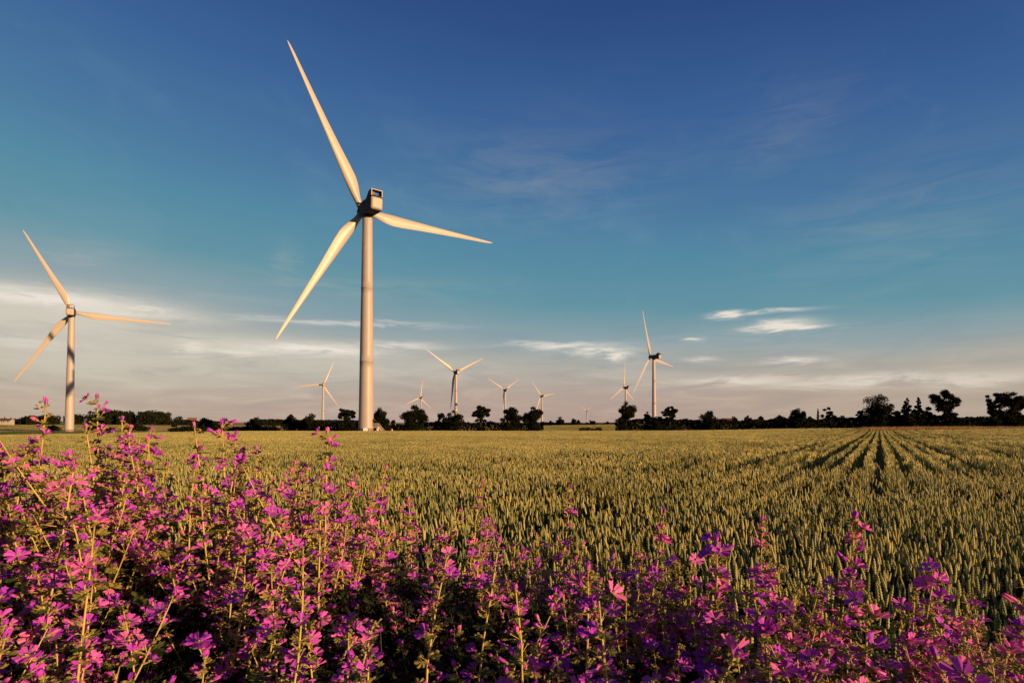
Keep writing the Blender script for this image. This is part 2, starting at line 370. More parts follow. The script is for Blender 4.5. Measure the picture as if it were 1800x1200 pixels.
def turbine(px, py, D, phi, psi, tilt, cone, label, detail=2, group='white wind turbines of the wind farm'):
    hub = pt(px, py, D); phi = R(phi); tilt = R(tilt)
    ax = Vector((-math.sin(phi)*math.cos(tilt), math.cos(phi)*math.cos(tilt), math.sin(tilt)))
    base = Vector((hub.x-ax.x*OVER, hub.y-ax.y*OVER, hub.z-HUBH))
    t = empty('wind_turbine', base, phi); tag(t, label, 'wind turbine', group)
    head = Matrix.Translation((0, 0, HUBH-OVER*math.sin(tilt))) @ Matrix.Rotation(tilt, 4, 'X')
    link('tower', ME['tower'], t)
    if detail > 1: link('base_ring', ME['ring'], t).scale.z = 1.4
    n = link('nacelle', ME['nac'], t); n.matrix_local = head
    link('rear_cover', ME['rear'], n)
    if detail > 0:
        link('vent_slots', ME['slots'], n); link('radiator', ME['core'], n); link('cooler_frame', ME['trim'], n)
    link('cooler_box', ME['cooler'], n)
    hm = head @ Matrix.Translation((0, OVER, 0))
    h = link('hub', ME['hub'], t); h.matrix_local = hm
    for k in range(3):
        b = link('blade', ME['blade'], t)
        b.matrix_local = hm @ Matrix.Rotation(R(psi+120*k), 4, 'Y') @ Matrix.Rotation(-R(cone), 4, 'X')
    return t
TUR = [
 (634.6, 368.7, 161.2, 37.2, -29.3, 3.2, -1.1, 'largest and nearest wind turbine at the edge of the wheat, steel stairs at its foot', 2),
 (124.2, 548.6, 300.3, 31.0, 92.6, 6.0, 2.0, 'second largest wind turbine, at the far left behind the tall mallow flowers', 2),
 (1143.8, 627, 532, 46.0, -22.4, 3.0, 0, 'tall turbine right of centre, rising behind the hedge beside the dense tall oak', 1),
 (799, 654, 695, 33, 64.1, 3.0, 2, 'medium turbine just right of the largest one, with two blades raised in a V', 1),
 (567, 676, 950, 27, 23.8, 3.0, 2, 'small turbine just left of the largest tower, one blade pointing left', 1),
 (738.6, 699, 1420, 42, 6.6, 5, 1, 'tiny turbine half hidden behind the broad hedge tree right of the largest tower', 0),
 (886, 685.5, 1090, 40, 58, 3.4, 1, 'left one of two small turbines rising behind the pair of round hedge trees', 0),
 (951, 696, 1330, 38, 79.7, 3, 1, 'right one of two small turbines behind the round tree pair, beside the hedge gap', 0),
 (1097, 681, 1000, 46, 0.1, 4.5, 1, 'small turbine directly behind the tall oak, its lower mast hidden by the crown', 0),
 (1031, 722, 3000, 40, 60, 4, 0, 'farthest and tiniest turbine, alone above the distant hedge in the gap', 0)]
T0 = None
for a in TUR:
    t = turbine(*a[:7], a[7], a[8]); T0 = T0 or t
def stairs(t):
    rz = -t.rotation_euler.z
    f = link('access_stairs', None, t) if False else None
    mb = MB(); zl = 2.25
    mb.box((2.75, -.1, zl), (1.35, 1.3, .12))
    L = [(3.45, zl), (5.25, 0.05)]
    for y in (-.72, .52):
        mb.tube([(L[0][0], y, L[0][1]), (L[1][0], y, L[1][1])], .055, 4)
    for i in range(9):
        q = (i+.5)/9; mb.box((3.45+1.8*q, -.1, zl-2.2*q), (.20, 1.1, .03))
    mb.tube([(3.3, -.7, 0), (3.3, -.7, zl)], .06, 6); mb.tube([(3.3, .5, 0), (3.3, .5, zl)], .06, 6)
    st = mb.build('access_stairs', M_STEEL, t); st.rotation_euler.z = rz
    hr = MB()
    for y in (-.72, .52):
        for dz in (.55, 1.1):
            hr.tube([(2.12, y, zl+dz), (3.45, y, zl+dz), (5.25, y, .05+dz)], .032, 5)
        for x in (2.14, 2.8, 3.42): hr.tube([(x, y, zl), (x, y, zl+1.12)], .032, 5)
        for q in (.33, .66, .98): hr.tube([(3.45+1.8*q, y, zl-2.2*q), (3.45+1.8*q, y, zl-2.2*q+1.1)], .032, 5)
    hr.build('handrail', M_STEEL, st)
    d = MB(); d.box((1.95, -.1, 3.5), (.35, .95, 2.1)); dd = d.build('door', M_DARK, t); dd.rotation_euler.z = rz
    w = MB(); loft(w, [rrect(1.25, .85, 2.05, .3, y) for y in (-2.34, -2.20)]); w.box((.1, -2.37, 1.45), (.6, .05, .5))
    q = w.build('sign_plate', M_WHITE, t); q.rotation_euler.z = rz+.18
stairs(T0)
bl = T0.location; gb = gzf(bl.x+3.4, bl.y-3)
def bollard(px, D, label, mat, s=1.):
    x = (px-900)/1000*D; z = gzf(x, D); mb = MB(); prof = [(.36, 0), (.36, .9), (.30, 1.15), (.12, 1.3), (.01, 1.32)]; n = 16
    e = empty('marker_post', (x, D, z+.35))
    mb.add([(r*s*math.cos(2*math.pi*k/n), r*s*math.sin(2*math.pi*k/n), h*s) for r, h in prof for k in range(n)], [(i*n+k, i*n+(k+1) % n, (i+1)*n+(k+1) % n, (i+1)*n+k) for i in range(len(prof)-1) for k in range(n)])
    mb.build('post', mat, e, True)
    b2 = MB(); b2.tube([(0, 0, .55*s), (0, 0, .72*s)], .375*s, 16); b2.build('band', M_WHITE, e); tag(e, label, 'post', 'marker posts by the turbine base')
bollard(663.5, 157.5, 'pale orange marker post right beside the foot of the largest turbine, under its stairs', M_ORANGE)
bollard(689, 160, 'small red and white marker post in the grass right of the turbine stairs', material('faded_red', (.45, .10, .06), .6), .8)

# ------------------------------------------------------------------ trees and hedges
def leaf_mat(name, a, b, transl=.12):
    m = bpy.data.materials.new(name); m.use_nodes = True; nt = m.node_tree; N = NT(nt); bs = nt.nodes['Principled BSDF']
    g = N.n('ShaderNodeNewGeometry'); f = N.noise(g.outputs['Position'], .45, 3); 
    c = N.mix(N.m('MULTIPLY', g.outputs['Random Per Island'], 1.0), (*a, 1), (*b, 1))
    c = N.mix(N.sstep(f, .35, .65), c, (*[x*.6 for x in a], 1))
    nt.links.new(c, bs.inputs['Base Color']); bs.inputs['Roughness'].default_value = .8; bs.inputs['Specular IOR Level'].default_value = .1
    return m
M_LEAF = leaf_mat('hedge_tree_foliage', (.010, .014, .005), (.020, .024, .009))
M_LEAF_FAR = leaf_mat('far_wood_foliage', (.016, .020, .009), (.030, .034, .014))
M_BARK = material('dark_bark', (.030, .022, .015), .95, .3, 3)
def leaf_cloud(rg, lobes, n, size, clump=.55):
    """lobes: (cx,cy,cz,rx,ry,rz); quads spread mainly near the lobe surfaces with holes"""
    L = np.array(lobes); vol = L[:, 3]*L[:, 4]*L[:, 5]; p = vol**.75; p /= p.sum()
    idx = rg.choice(len(L), n, p=p); d = rg.normal(size=(n, 3)); d /= np.linalg.norm(d, axis=1)[:, None]
    # clumping: pull directions to a set of twig clusters
    cl = rg.normal(size=(len(L)*14, 3)); cl /= np.linalg.norm(cl, axis=1)[:, None]
    pick = idx*14+rg.integers(0, 14, n); d = d*(1-clump)+cl[pick]*clump; d /= np.linalg.norm(d, axis=1)[:, None]
    r = rg.random(n)**.42*(1+.10*rg.normal(size=n))
    c = L[idx, :3]+d*r[:, None]*L[idx, 3:]
    u = rg.normal(size=(n, 3)); u /= np.linalg.norm(u, axis=1)[:, None]; w = np.cross(u, rg.normal(size=(n, 3))); w /= np.linalg.norm(w, axis=1)[:, None]
    s = size*(.6+.8*rg.random(n))[:, None]
    V = np.stack([c-u*s, c-w*s*.55, c+u*s, c+w*s*.55], 1).reshape(-1, 3)
    return V, np.arange(4*n).reshape(n, 4)
TREE_N = 0
def tree(px, top, width, D, style, label, group=None, bottom=755, leafm=None, cat='tree', dens=1.0, name='tree'):
    global TREE_N; TREE_N += 1
    rg = np.random.default_rng(100+TREE_N)
    x = (px-900)/1000.0*D; z0 = gzf(x, D); W = width/1000.0*D; H = CAMZ+(742-top)/1000.0*D-z0
    H = max(H, 1.5); e = empty(name, (x, D, z0)); tag(e, label, cat, group)
    lobes = []; limbs = []; trunk_top = .5*H
    def lobe(cx, cy, cz, r, fl=.85): lobes.append((cx, cy, cz, r, r, r*fl)); limbs.append((cx, cy, cz))
    hw = W/2
    def fill(n, cz, rz, wx, r0, r1, fl=.8, top=None):
        for k in range(n):
            d = rg.normal(size=3); d /= np.linalg.norm(d); q = rg.random()**.45
            if k % 3 == 0: d[1] *= .3
            cx, cy, c = d[0]*q*wx, d[1]*q*wx, cz+d[2]*q*rz
            lobe(cx, cy, max(.1*H, c), hw*rg.uniform(r0, r1), fl)
    if style == 'round':
        fill(26, .56*H, .36*H, hw*.74, .22, .36); fill(6, .22*H, .10*H, hw*.6, .3, .4); lobe(0, 0, .9*H, hw*.22)
    elif style == 'gappy':
        fill(20, .60*H, .34*H, hw*.80, .15, .27, .75); fill(7, .16*H, .08*H, hw*.7, .28, .38)
    elif style == 'bush':
        for k in range(20):
            a = rg.random()*6.28; rr = hw*rg.random()**.6*.78; q = 1-(rr/hw)**2*.65
            lobe(rr*math.cos(a), rr*math.sin(a), H*q*rg.uniform(.2, .84), min(hw*.36, H*.26)*rg.uniform(.6, 1.0))
        for sx in (-.7, -.35, 0, .35, .7): lobe(sx*hw, 0, H*.18, min(hw*.36, H*.26), .8)
        lobe(rg.uniform(-.1, .1)*hw, 0, .80*H, H*.18)
    elif style == 'umbrella':
        fill(30, .70*H, .24*H, hw*.80, .16, .27, .7); fill(8, .42*H, .08*H, hw*.62, .12, .2, .6); fill(4, .12*H, .05*H, hw*.5, .2, .3, .7)
        trunk_top = .5*H
    elif style == 'spiky':
        for k in range(26):
            q = k/25.; a = k*2.4; rr = hw*(1-q)**.7*.80*rg.uniform(.3, 1.15); lobe(rr*math.cos(a), rr*math.sin(a), H*(.10+.88*q), hw*(.34*(1-q)+.11)*rg.uniform(.7, 1.2), .9)
        trunk_top = .9*H
    ns = int(np.clip(7500*dens*(W*1000/D)*(H*1000/D)/1600, 500, 12000))
    size = max(.16, D*.00125)
    V, F = leaf_cloud(rg, lobes, ns, size)
    keep = V.reshape(-1, 4, 3)[:, :, 2].min(1) > -.1; 
    V = V.reshape(-1, 4, 3)[keep].reshape(-1, 3); F = np.arange(len(V)).reshape(-1, 4)
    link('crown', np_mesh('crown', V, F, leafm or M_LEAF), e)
    mb = MB(); r0 = max(.12, H*.028); lean = rg.uniform(-.04, .04)*H
    mb.tube([(0, 0, -.3), (lean*.3, 0, trunk_top*.5), (lean, 0, trunk_top)], [r0*1.2, r0*.8, r0*.55], 7)
    for k in range(0, len(limbs), 2):
        c = limbs[k]; z1 = min(trunk_top*rg.uniform(.55, .98), c[2]*.8)
        m_ = (c[0]*.45+lean*.5, c[1]*.45, (z1+c[2])/2+.02*H)
        mb.tube([(lean*z1/trunk_top, 0, z1), m_, c], [r0*.45, r0*.28, r0*.10], 5)
    mb.build('trunk', M_BARK, e)
    return e
GT = 'dark hedgerow trees along the far edge of the wheat field'
GF = 'small far trees along the distant hedge'
def hedge(pts, D, h, label, dens=1.0, mat=None, size=None, name='hedge', depth=1.4, kind=None):
    """pts: list of (px, top_px) outlining the hedge top; one long body of leaves"""
    global TREE_N; TREE_N += 1; rg = np.random.default_rng(500+TREE_N)
    xs = np.array([(p-900)/1000.*D for p, _ in pts]); tops = np.array([CAMZ+(742-t)/1000.*D for _, t in pts])
    n = int((xs[-1]-xs[0])*150*dens*(165/D)); x = rg.uniform(xs[0], xs[-1], n)
    g = gz(x, np.full(n, D)); tp = np.interp(x, xs, tops)+.25*np.sin(x*1.7+rg.random())*rg.random(n)+.2*np.sin(x*.63)
    hh = np.maximum(tp-g, .5); q = rg.random(n)**.7; yy = D+rg.normal(size=n)*depth*(1.1-q*.6)
    c = np.stack([x, yy, g+hh*q], 1); s = (size or max(.24, D*.0016))*(.6+.8*rg.random(n))[:, None]
    u = rg.normal(size=(n, 3)); u /= np.linalg.norm(u, axis=1)[:, None]; w = np.cross(u, rg.normal(size=(n, 3))); w /= np.linalg.norm(w, axis=1)[:, None]
    ox, oz = xs.mean(), gzf(xs.mean(), D); c = c-np.array([ox, D, oz])
    V = np.stack([c-u*s, c-w*s*.6, c+u*s, c+w*s*.6], 1).reshape(-1, 3)
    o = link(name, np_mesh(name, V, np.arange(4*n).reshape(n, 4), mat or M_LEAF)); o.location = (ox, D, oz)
    tag(o, label, 'hedge' if not kind else 'wood', None, kind); return o

# left part
tree(360, 733, 52, 215, 'bush', 'rounded dark bush tree in the hedge below the red brick building on the left')
tree(451, 731, 38, 200, 'bush', 'dark bush tree between the brick building and the largest turbine, alone above low hedge')
tree(511, 727, 29, 185, 'round', 'left of the two dark trees touching each other left of the small turbine mast')
tree(547, 724, 46, 183, 'bush', 'wider right-hand one of the two touching trees beside the small turbine mast')
tree(609, 715, 34, 178, 'umbrella', 'tree with see-through crown on bare limbs just left of the largest tower')
tree(606, 736, 56, 172, 'bush', 'low dark bush under the see-through tree left of the largest tower', cat='bush', name='bush')
tree(668, 715, 44, 172, 'round', 'dark tree directly behind the stairs of the largest turbine')
tree(692, 737, 16, 320, 'bush', 'small far bush in the gap right of the turbine stairs', name='bush', cat='bush')
tree(728, 711, 58, 178, 'round', 'broad round tree in front of the tiny turbine, right of the gap beside the stairs')
tree(775, 723, 26, 180, 'bush', 'small tree squeezed between the broad round tree and the medium turbine mast')
tree(798, 721, 42, 177, 'round', 'dark tree hiding the foot of the medium turbine with raised blades')
tree(845, 711, 38, 178, 'umbrella', 'narrow tree with a hole in its crown standing between two medium turbines')
tree(899, 714, 46, 176, 'round', 'left one of the pair of round trees in front of two small turbines')
tree(937, 713, 44, 176, 'round', 'right one of the pair of round trees, at the edge of the hedge gap')
hedge([(300, 752), (340, 750), (420, 751), (470, 750), (492, 752)], 205, 1, 'low dark hedge running below the bush trees on the left', mat=M_LEAF)
hedge([(496, 744), (560, 740), (600, 742), (633, 744)], 180, 1, 'dark hedge left of the largest tower under the trees')
hedge([(658, 745), (690, 748), (720, 744), (775, 742), (830, 742), (868, 742), (915, 744), (955, 744)], 182, 1, 'dark hedge right of the largest tower under the row of trees')
# gap in the centre
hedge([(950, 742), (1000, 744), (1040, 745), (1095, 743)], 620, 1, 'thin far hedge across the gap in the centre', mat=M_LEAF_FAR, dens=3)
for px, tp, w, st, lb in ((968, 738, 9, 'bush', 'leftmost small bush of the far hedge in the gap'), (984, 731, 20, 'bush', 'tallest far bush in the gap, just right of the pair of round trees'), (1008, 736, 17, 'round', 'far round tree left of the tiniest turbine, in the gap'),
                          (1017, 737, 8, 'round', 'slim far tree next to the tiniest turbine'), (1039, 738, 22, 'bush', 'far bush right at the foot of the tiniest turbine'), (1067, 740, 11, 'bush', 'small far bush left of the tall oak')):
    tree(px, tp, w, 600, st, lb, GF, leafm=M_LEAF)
hedge([(1018, 752.5), (1030, 751), (1050, 752), (1058, 753)], 200, 1, 'straggly low bushes in the stubble in front of the central gap', dens=.3)
# right part
tree(1100, 703, 42, 165, 'round', 'tall dense oak in front of the small turbine right of the central gap', dens=1.6)
tree(1138, 721, 15, 172, 'round', 'small round tree between the tall oak and the tall turbine mast')
tree(1158, 729, 62, 170, 'bush', 'wide bush hiding the foot of the tall turbine', name='bush', cat='bush')
tree(1178, 710, 34, 168, 'umbrella', 'airy tree rising just right of the tall turbine mast')
tree(1247, 719, 48, 168, 'bush', 'bushy tree with twigs sticking out of its top, standing alone right of the tall turbine')
tree(1291, 731, 11, 210, 'round', 'tiny round tree right of the twiggy bush tree')
tree(1315, 729, 17, 200, 'round', 'first small tree left of the two small ones near the middle of the right hedge')
tree(1337, 730, 16, 200, 'bush', 'second small low tree, right of another small round one over the right hedge')
tree(1369, 728, 24, 180, 'bush', 'low bush tree left of the flat-crowned tree in the right hedge')
tree(1402, 717, 44, 176, 'round', 'flat-crowned thin tree above the middle of the right hedge')
tree(1424, 731, 13, 180, 'bush', 'small bush tucked right of the flat-crowned thin tree', name='bush', cat='bush')
tree(1438, 718, 8, 175, 'spiky', 'very slim pointed tree beside the leaning airy one')
tree(1456, 714, 32, 174, 'gappy', 'airy tree with loose branches right of the very slim pointed tree')
tree(1480, 729, 26, 174, 'bush', 'low bush sloping down right of the airy tree', name='bush', cat='bush')
tree(1514, 715, 18, 160, 'gappy', 'loose small tree leaning on the left side of the big spreading tree')
tree(1543, 691, 74, 158, 'round', 'big spreading tree with wide dark dome crown right of the field row lines', dens=1.6)
tree(1578, 716, 34, 158, 'gappy', 'small tree on the right skirt of the big spreading tree')
tree(1595, 699, 32, 156, 'spiky', 'left one of the two pointed feathery trees')
tree(1615, 698, 26, 156, 'spiky', 'right one of the two pointed feathery trees')
tree(1635, 713, 30, 156, 'gappy', 'small loose tree between the pointed trees and the mushroom-shaped tree')
tree(1664, 683, 64, 154, 'umbrella', 'mushroom-shaped tree with flat wide crown on a bare trunk', dens=1.5)
tree(1672, 724, 36, 154, 'bush', 'bush around the foot of the mushroom-shaped tree', name='bush', cat='bush')
tree(1748, 684, 46, 150, 'gappy', 'tall two-lobed tree left of its twin near the right edge', dens=1.2)
tree(1784, 686, 66, 150, 'umbrella', 'tree with wide ragged crown cut by the right edge of the photo', dens=1.5)
tree(1770, 716, 60, 151, 'bush', 'dark bush filling the space under the last two trees on the right', name='bush', cat='bush')
hedge([(1082, 738), (1130, 735), (1200, 738), (1228, 738), (1268, 738), (1300, 739), (1360, 736), (1400, 736)], 172, 1, 'dark hedge from the tall oak to the flat-crowned tree', dens=1.7)
hedge([(1395, 737), (1440, 736), (1480, 735), (1520, 731), (1600, 730), (1700, 733), (1716, 735), (1740, 731), (1860, 728)], 162, 1, 'tall black hedge under the big trees on the right side', dens=2.2)
# woods on the left hill
def wood(pts, D, label, depth):
    lob = []; global TREE_N; TREE_N += 1; rg = np.random.default_rng(900+TREE_N)
    xs = np.array([(p-900)/1000.*D for p, _ in pts]); tops = np.array([CAMZ+(742-t)/1000.*D for _, t in pts])
    ox, oz = xs.mean(), gzf(xs.mean(), D); n = int((xs[-1]-xs[0])/1.7)
    for i in range(n):
        x = rg.uniform(xs[0], xs[-1]); y = D+rg.uniform(0, depth); g = gzf(x, y); tp = np.interp(x, xs, tops)*y/D-(y/D-1)*CAMZ
        h = max(2, tp-g); r = rg.uniform(3.2, 5.8); 
        lob.append((x-ox, y-D, g+h-r*.62-oz-rg.random()*1.2, r, r, r*.8)); lob.append((x-ox, y-D, g+h*.35-oz, r*.9, r*.9, h*.38))
    V, F = leaf_cloud(rg, lob, n*230, 1.0, .3)
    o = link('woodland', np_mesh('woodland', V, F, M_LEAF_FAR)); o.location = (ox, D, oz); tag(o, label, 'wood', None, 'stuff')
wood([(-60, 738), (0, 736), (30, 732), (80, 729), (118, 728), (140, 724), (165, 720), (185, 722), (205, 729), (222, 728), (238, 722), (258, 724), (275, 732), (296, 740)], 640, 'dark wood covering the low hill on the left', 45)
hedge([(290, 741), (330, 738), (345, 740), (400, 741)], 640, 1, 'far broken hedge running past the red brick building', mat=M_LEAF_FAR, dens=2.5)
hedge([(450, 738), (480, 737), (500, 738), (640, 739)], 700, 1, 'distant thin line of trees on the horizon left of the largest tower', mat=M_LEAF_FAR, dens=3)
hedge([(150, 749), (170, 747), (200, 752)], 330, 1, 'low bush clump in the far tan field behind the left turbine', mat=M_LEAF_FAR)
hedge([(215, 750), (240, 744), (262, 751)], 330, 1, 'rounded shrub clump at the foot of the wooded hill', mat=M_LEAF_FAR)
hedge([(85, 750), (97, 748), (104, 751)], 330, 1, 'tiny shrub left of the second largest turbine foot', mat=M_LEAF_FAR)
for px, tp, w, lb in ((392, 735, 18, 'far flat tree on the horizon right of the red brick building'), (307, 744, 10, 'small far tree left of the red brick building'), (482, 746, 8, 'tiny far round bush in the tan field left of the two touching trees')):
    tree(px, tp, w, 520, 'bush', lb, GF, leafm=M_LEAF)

# ------------------------------------------------------------------ far buildings
M_BRICK = material('red_brick', (.20, .09, .06), .9, .2, 1.5); M_TILE = material('brown_roof_tile', (.12, .07, .05), .9, .2, 1.2); M_GLASS = material('window_glass', (.03, .035, .04), .1, spec=.8)
def house(px, py, D, w, d, h, rh, wall, label, flat=False, rz=.3, name='house'):
    x = (px-900)/1000.*D; z = CAMZ+(742-py)/1000.*D; e = empty(name, (x, D, z), rz); tag(e, label, 'building')
    mb = MB(); mb.box((0, 0, h/2-1), (w, d, h+2))
    if not flat:
        for sx in (-1, 1): mb.add([(sx*w/2, -d/2, h), (sx*w/2, d/2, h), (sx*w/2, 0, h+rh)], [(0, 1, 2)])
    wl = mb.build('wall', wall, e); rf = MB()
    if flat:
        rf.box((0, 0, h+.2), (w+.5, d+.5, .4))
    else:
        for sy in (-1, 1): rf.add([(-w/2-.4, sy*(d/2+.4), h-.2), (w/2+.4, sy*(d/2+.4), h-.2), (w/2+.4, 0, h+rh+.15), (-w/2-.4, 0, h+rh+.15)], [(0, 1, 2, 3)])
        rf.box((w*.3, 0, h+rh+.3), (.9, .9, 1.8))
    rf.build('roof', M_TILE, e)
    nx = max(2, int(w/4))
    for i in range(nx):
        for j in range(max(1, int(h/3))):
            q = MB(); q.box(((i+.5)/nx*w-w/2, -d/2-.02, 1.6+j*2.9), (1.1, .10, 1.3)); q.build('window', M_GLASS, e)
house(338, 742, 700, 8.5, 7, 5.2, 1.0, M_BRICK, 'square red brick building on the far ridge at the left', flat=True)
M_RENDER = material('white_render', (.45, .42, .38), .8, .05)
house(3, 743, 560, 9, 6, 2.4, 2.0, M_RENDER, 'left one of two white houses below the wood by the left edge', rz=.1)
house(15, 743, 560, 7, 6, 2.2, 1.8, M_RENDER, 'right one of two white houses below the wood by the left edge', rz=.1)
house(1281, 744, 320, 8, 5, 1.6, 1.2, M_RENDER, 'low pale shed roof showing above the hedge right of the twiggy bush tree', rz=.1, name='shed')

# ------------------------------------------------------------------ scattering with geometry nodes
def scatter(name, P, ROT, SCL, IDX, sources):
    """one object whose points carry instances of the given source meshes"""
    me = bpy.data.meshes.new(name); me.vertices.add(len(P)); me.vertices.foreach_set('co', P.astype(np.float32).ravel())
    a = me.attributes.new('rot', 'FLOAT_VECTOR', 'POINT'); a.data.foreach_set('vector', ROT.astype(np.float32).ravel())
    a = me.attributes.new('scl', 'FLOAT_VECTOR', 'POINT'); a.data.foreach_set('vector', SCL.astype(np.float32).ravel())
    a = me.attributes.new('idx', 'INT', 'POINT'); a.data.foreach_set('value', IDX.astype(np.int32))
    o = link(name, me); ng = bpy.data.node_groups.new(name+'_scatter', 'GeometryNodeTree')
    ng.interface.new_socket('Geometry', in_out='INPUT', socket_type='NodeSocketGeometry'); ng.interface.new_socket('Geometry', in_out='OUTPUT', socket_type='NodeSocketGeometry')
    nn = ng.nodes; L = ng.links.new; gi = nn.new('NodeGroupInput'); go = nn.new('NodeGroupOutput'); jn = nn.new('GeometryNodeJoinGeometry')
    def attr(nm, ty):
        x = nn.new('GeometryNodeInputNamedAttribute'); x.data_type = ty; x.inputs[0].default_value = nm; return x.outputs[0]
    rot = nn.new('FunctionNodeEulerToRotation'); L(attr('rot', 'FLOAT_VECTOR'), rot.inputs[0]); scl = attr('scl', 'FLOAT_VECTOR'); idx = attr('idx', 'INT')
    for k, src in enumerate(sources):
        so = bpy.data.objects.new(src.name, src); oi = nn.new('GeometryNodeObjectInfo'); oi.inputs[0].default_value = so
        cmp = nn.new('FunctionNodeCompare'); cmp.data_type = 'INT'; cmp.operation = 'EQUAL'
        ints = [s_ for s_ in cmp.inputs if s_.type == 'INT']; L(idx, ints[0]); ints[1].default_value = k
        ip = nn.new('GeometryNodeInstanceOnPoints'); L(gi.outputs[0], ip.inputs['Points']); L(cmp.outputs[0], ip.inputs['Selection']); L(oi.outputs['Geometry'], ip.inputs['Instance'])
        L(rot.outputs[0], ip.inputs['Rotation']); L(scl, ip.inputs['Scale']); L(ip.outputs[0], jn.inputs[0])
    L(jn.outputs[0], go.inputs[0]); md = o.modifiers.new('scatter', 'NODES'); md.node_group = ng
    return o

# ------------------------------------------------------------------ wheat
def wheat_mat(name, a, b, transl=.15):
    m = bpy.data.materials.new(name); m.use_nodes = True; nt = m.node_tree; N = NT(nt); bs = nt.nodes['Principled BSDF']
    oi = N.n('ShaderNodeObjectInfo'); g = N.n('ShaderNodeNewGeometry')
    r = N.m('FRACT', N.m('ADD', oi.outputs['Random'], g.outputs['Random Per Island']))
    patch = N.noise(g.outputs['Position'], .05, 3); patch2 = N.noise(g.outputs['Position'], .6, 3)
    f = N.m('ADD', N.m('MULTIPLY', r, .6), N.m('MULTIPLY', N.m('ADD', N.sstep(patch, .35, .65), N.sstep(patch2, .35, .65)), .2))
    c = N.mix(f, (*a, 1), (*b, 1)); nt.links.new(c, bs.inputs['Base Color']); bs.inputs['Roughness'].default_value = .6; bs.inputs['Specular IOR Level'].default_value = .2
    tr = N.n('ShaderNodeBsdfTranslucent'); nt.links.new(c, tr.inputs[0]); mx = N.n('ShaderNodeMixShader'); mx.inputs[0].default_value = transl
    nt.links.new(bs.outputs[0], mx.inputs[1]); nt.links.new(tr.outputs[0], mx.inputs[2]); nt.links.new(mx.outputs[0], nt.nodes['Material Output'].inputs[0]); return m
M_EAR = wheat_mat('wheat_ear', (.09, .15, .05), (.82, .72, .29)); M_STALK = wheat_mat('wheat_stalk', (.022, .048, .015), (.06, .09, .03), .2)
def ear_near(mb, base, d, ln, r, rg):
    n = 6; rings = 13; vs = []; d = d.normalized(); a = d.cross(Vector((0, 1, 0))).normalized(); b = d.cross(a)
    for i in range(rings):
        t = i/(rings-1); env = math.sin(math.pi*min(1, .18+.80*t))**.5; rr = r*env*(1.12 if i % 2 else .72)
        if i == rings-1: rr = r*.15
        for k in range(n):
            q = 2*math.pi*k/n+(i % 2)*.5; vs.append(base+d*(ln*t)+a*(rr*math.cos(q))+b*(rr*.8*math.sin(q)))
    mb.add(vs, [(i*n+k, i*n+(k+1) % n, (i+1)*n+(k+1) % n, (i+1)*n+k) for i in range(rings-1) for k in range(n)], 0)
def stalk_near(seed):
    rg = random.Random(seed); mb = MB(); h = .64*rg.uniform(.94, 1.04); ln = rg.uniform(.075, .10)
    l = Vector((rg.uniform(-.06, .03), rg.uniform(-.05, .05), 0))
    p = [Vector((0, 0, 0)), Vector((0, 0, h*.5))+l*.25, Vector((0, 0, h))+l]
    mb.tube(p, [.0028, .0022, .0016], 4, 1, False)
    ear_near(mb, p[2], Vector((l.x*1.6, l.y*1.6, .5)), ln, .0088, rg)
    for k in range(3):
        z = h*(.35+.2*k)+rg.uniform(-.04, .04); a = rg.uniform(0, 6.28); L = rg.uniform(.16, .26); w = .0065; c, s_ = math.cos(a), math.sin(a)
        pts = [(0, z), (L*.35, z+L*.42), (L*.8, z+L*.50-rg.uniform(0, .07)), (L*1.1, z+L*.28-rg.uniform(0, .1))]
        vs = []
        for (u, zz), ww in zip(pts, (w, w, w*.7, .0008)): vs += [(u*c-ww*s_, u*s_+ww*c, zz), (u*c+ww*s_, u*s_-ww*c, zz)]
        mb.add(vs, [(0, 1, 3, 2), (2, 3, 5, 4), (4, 5, 7, 6)], 1)
    return mb.mesh('wheat_stalk', [M_EAR, M_STALK])
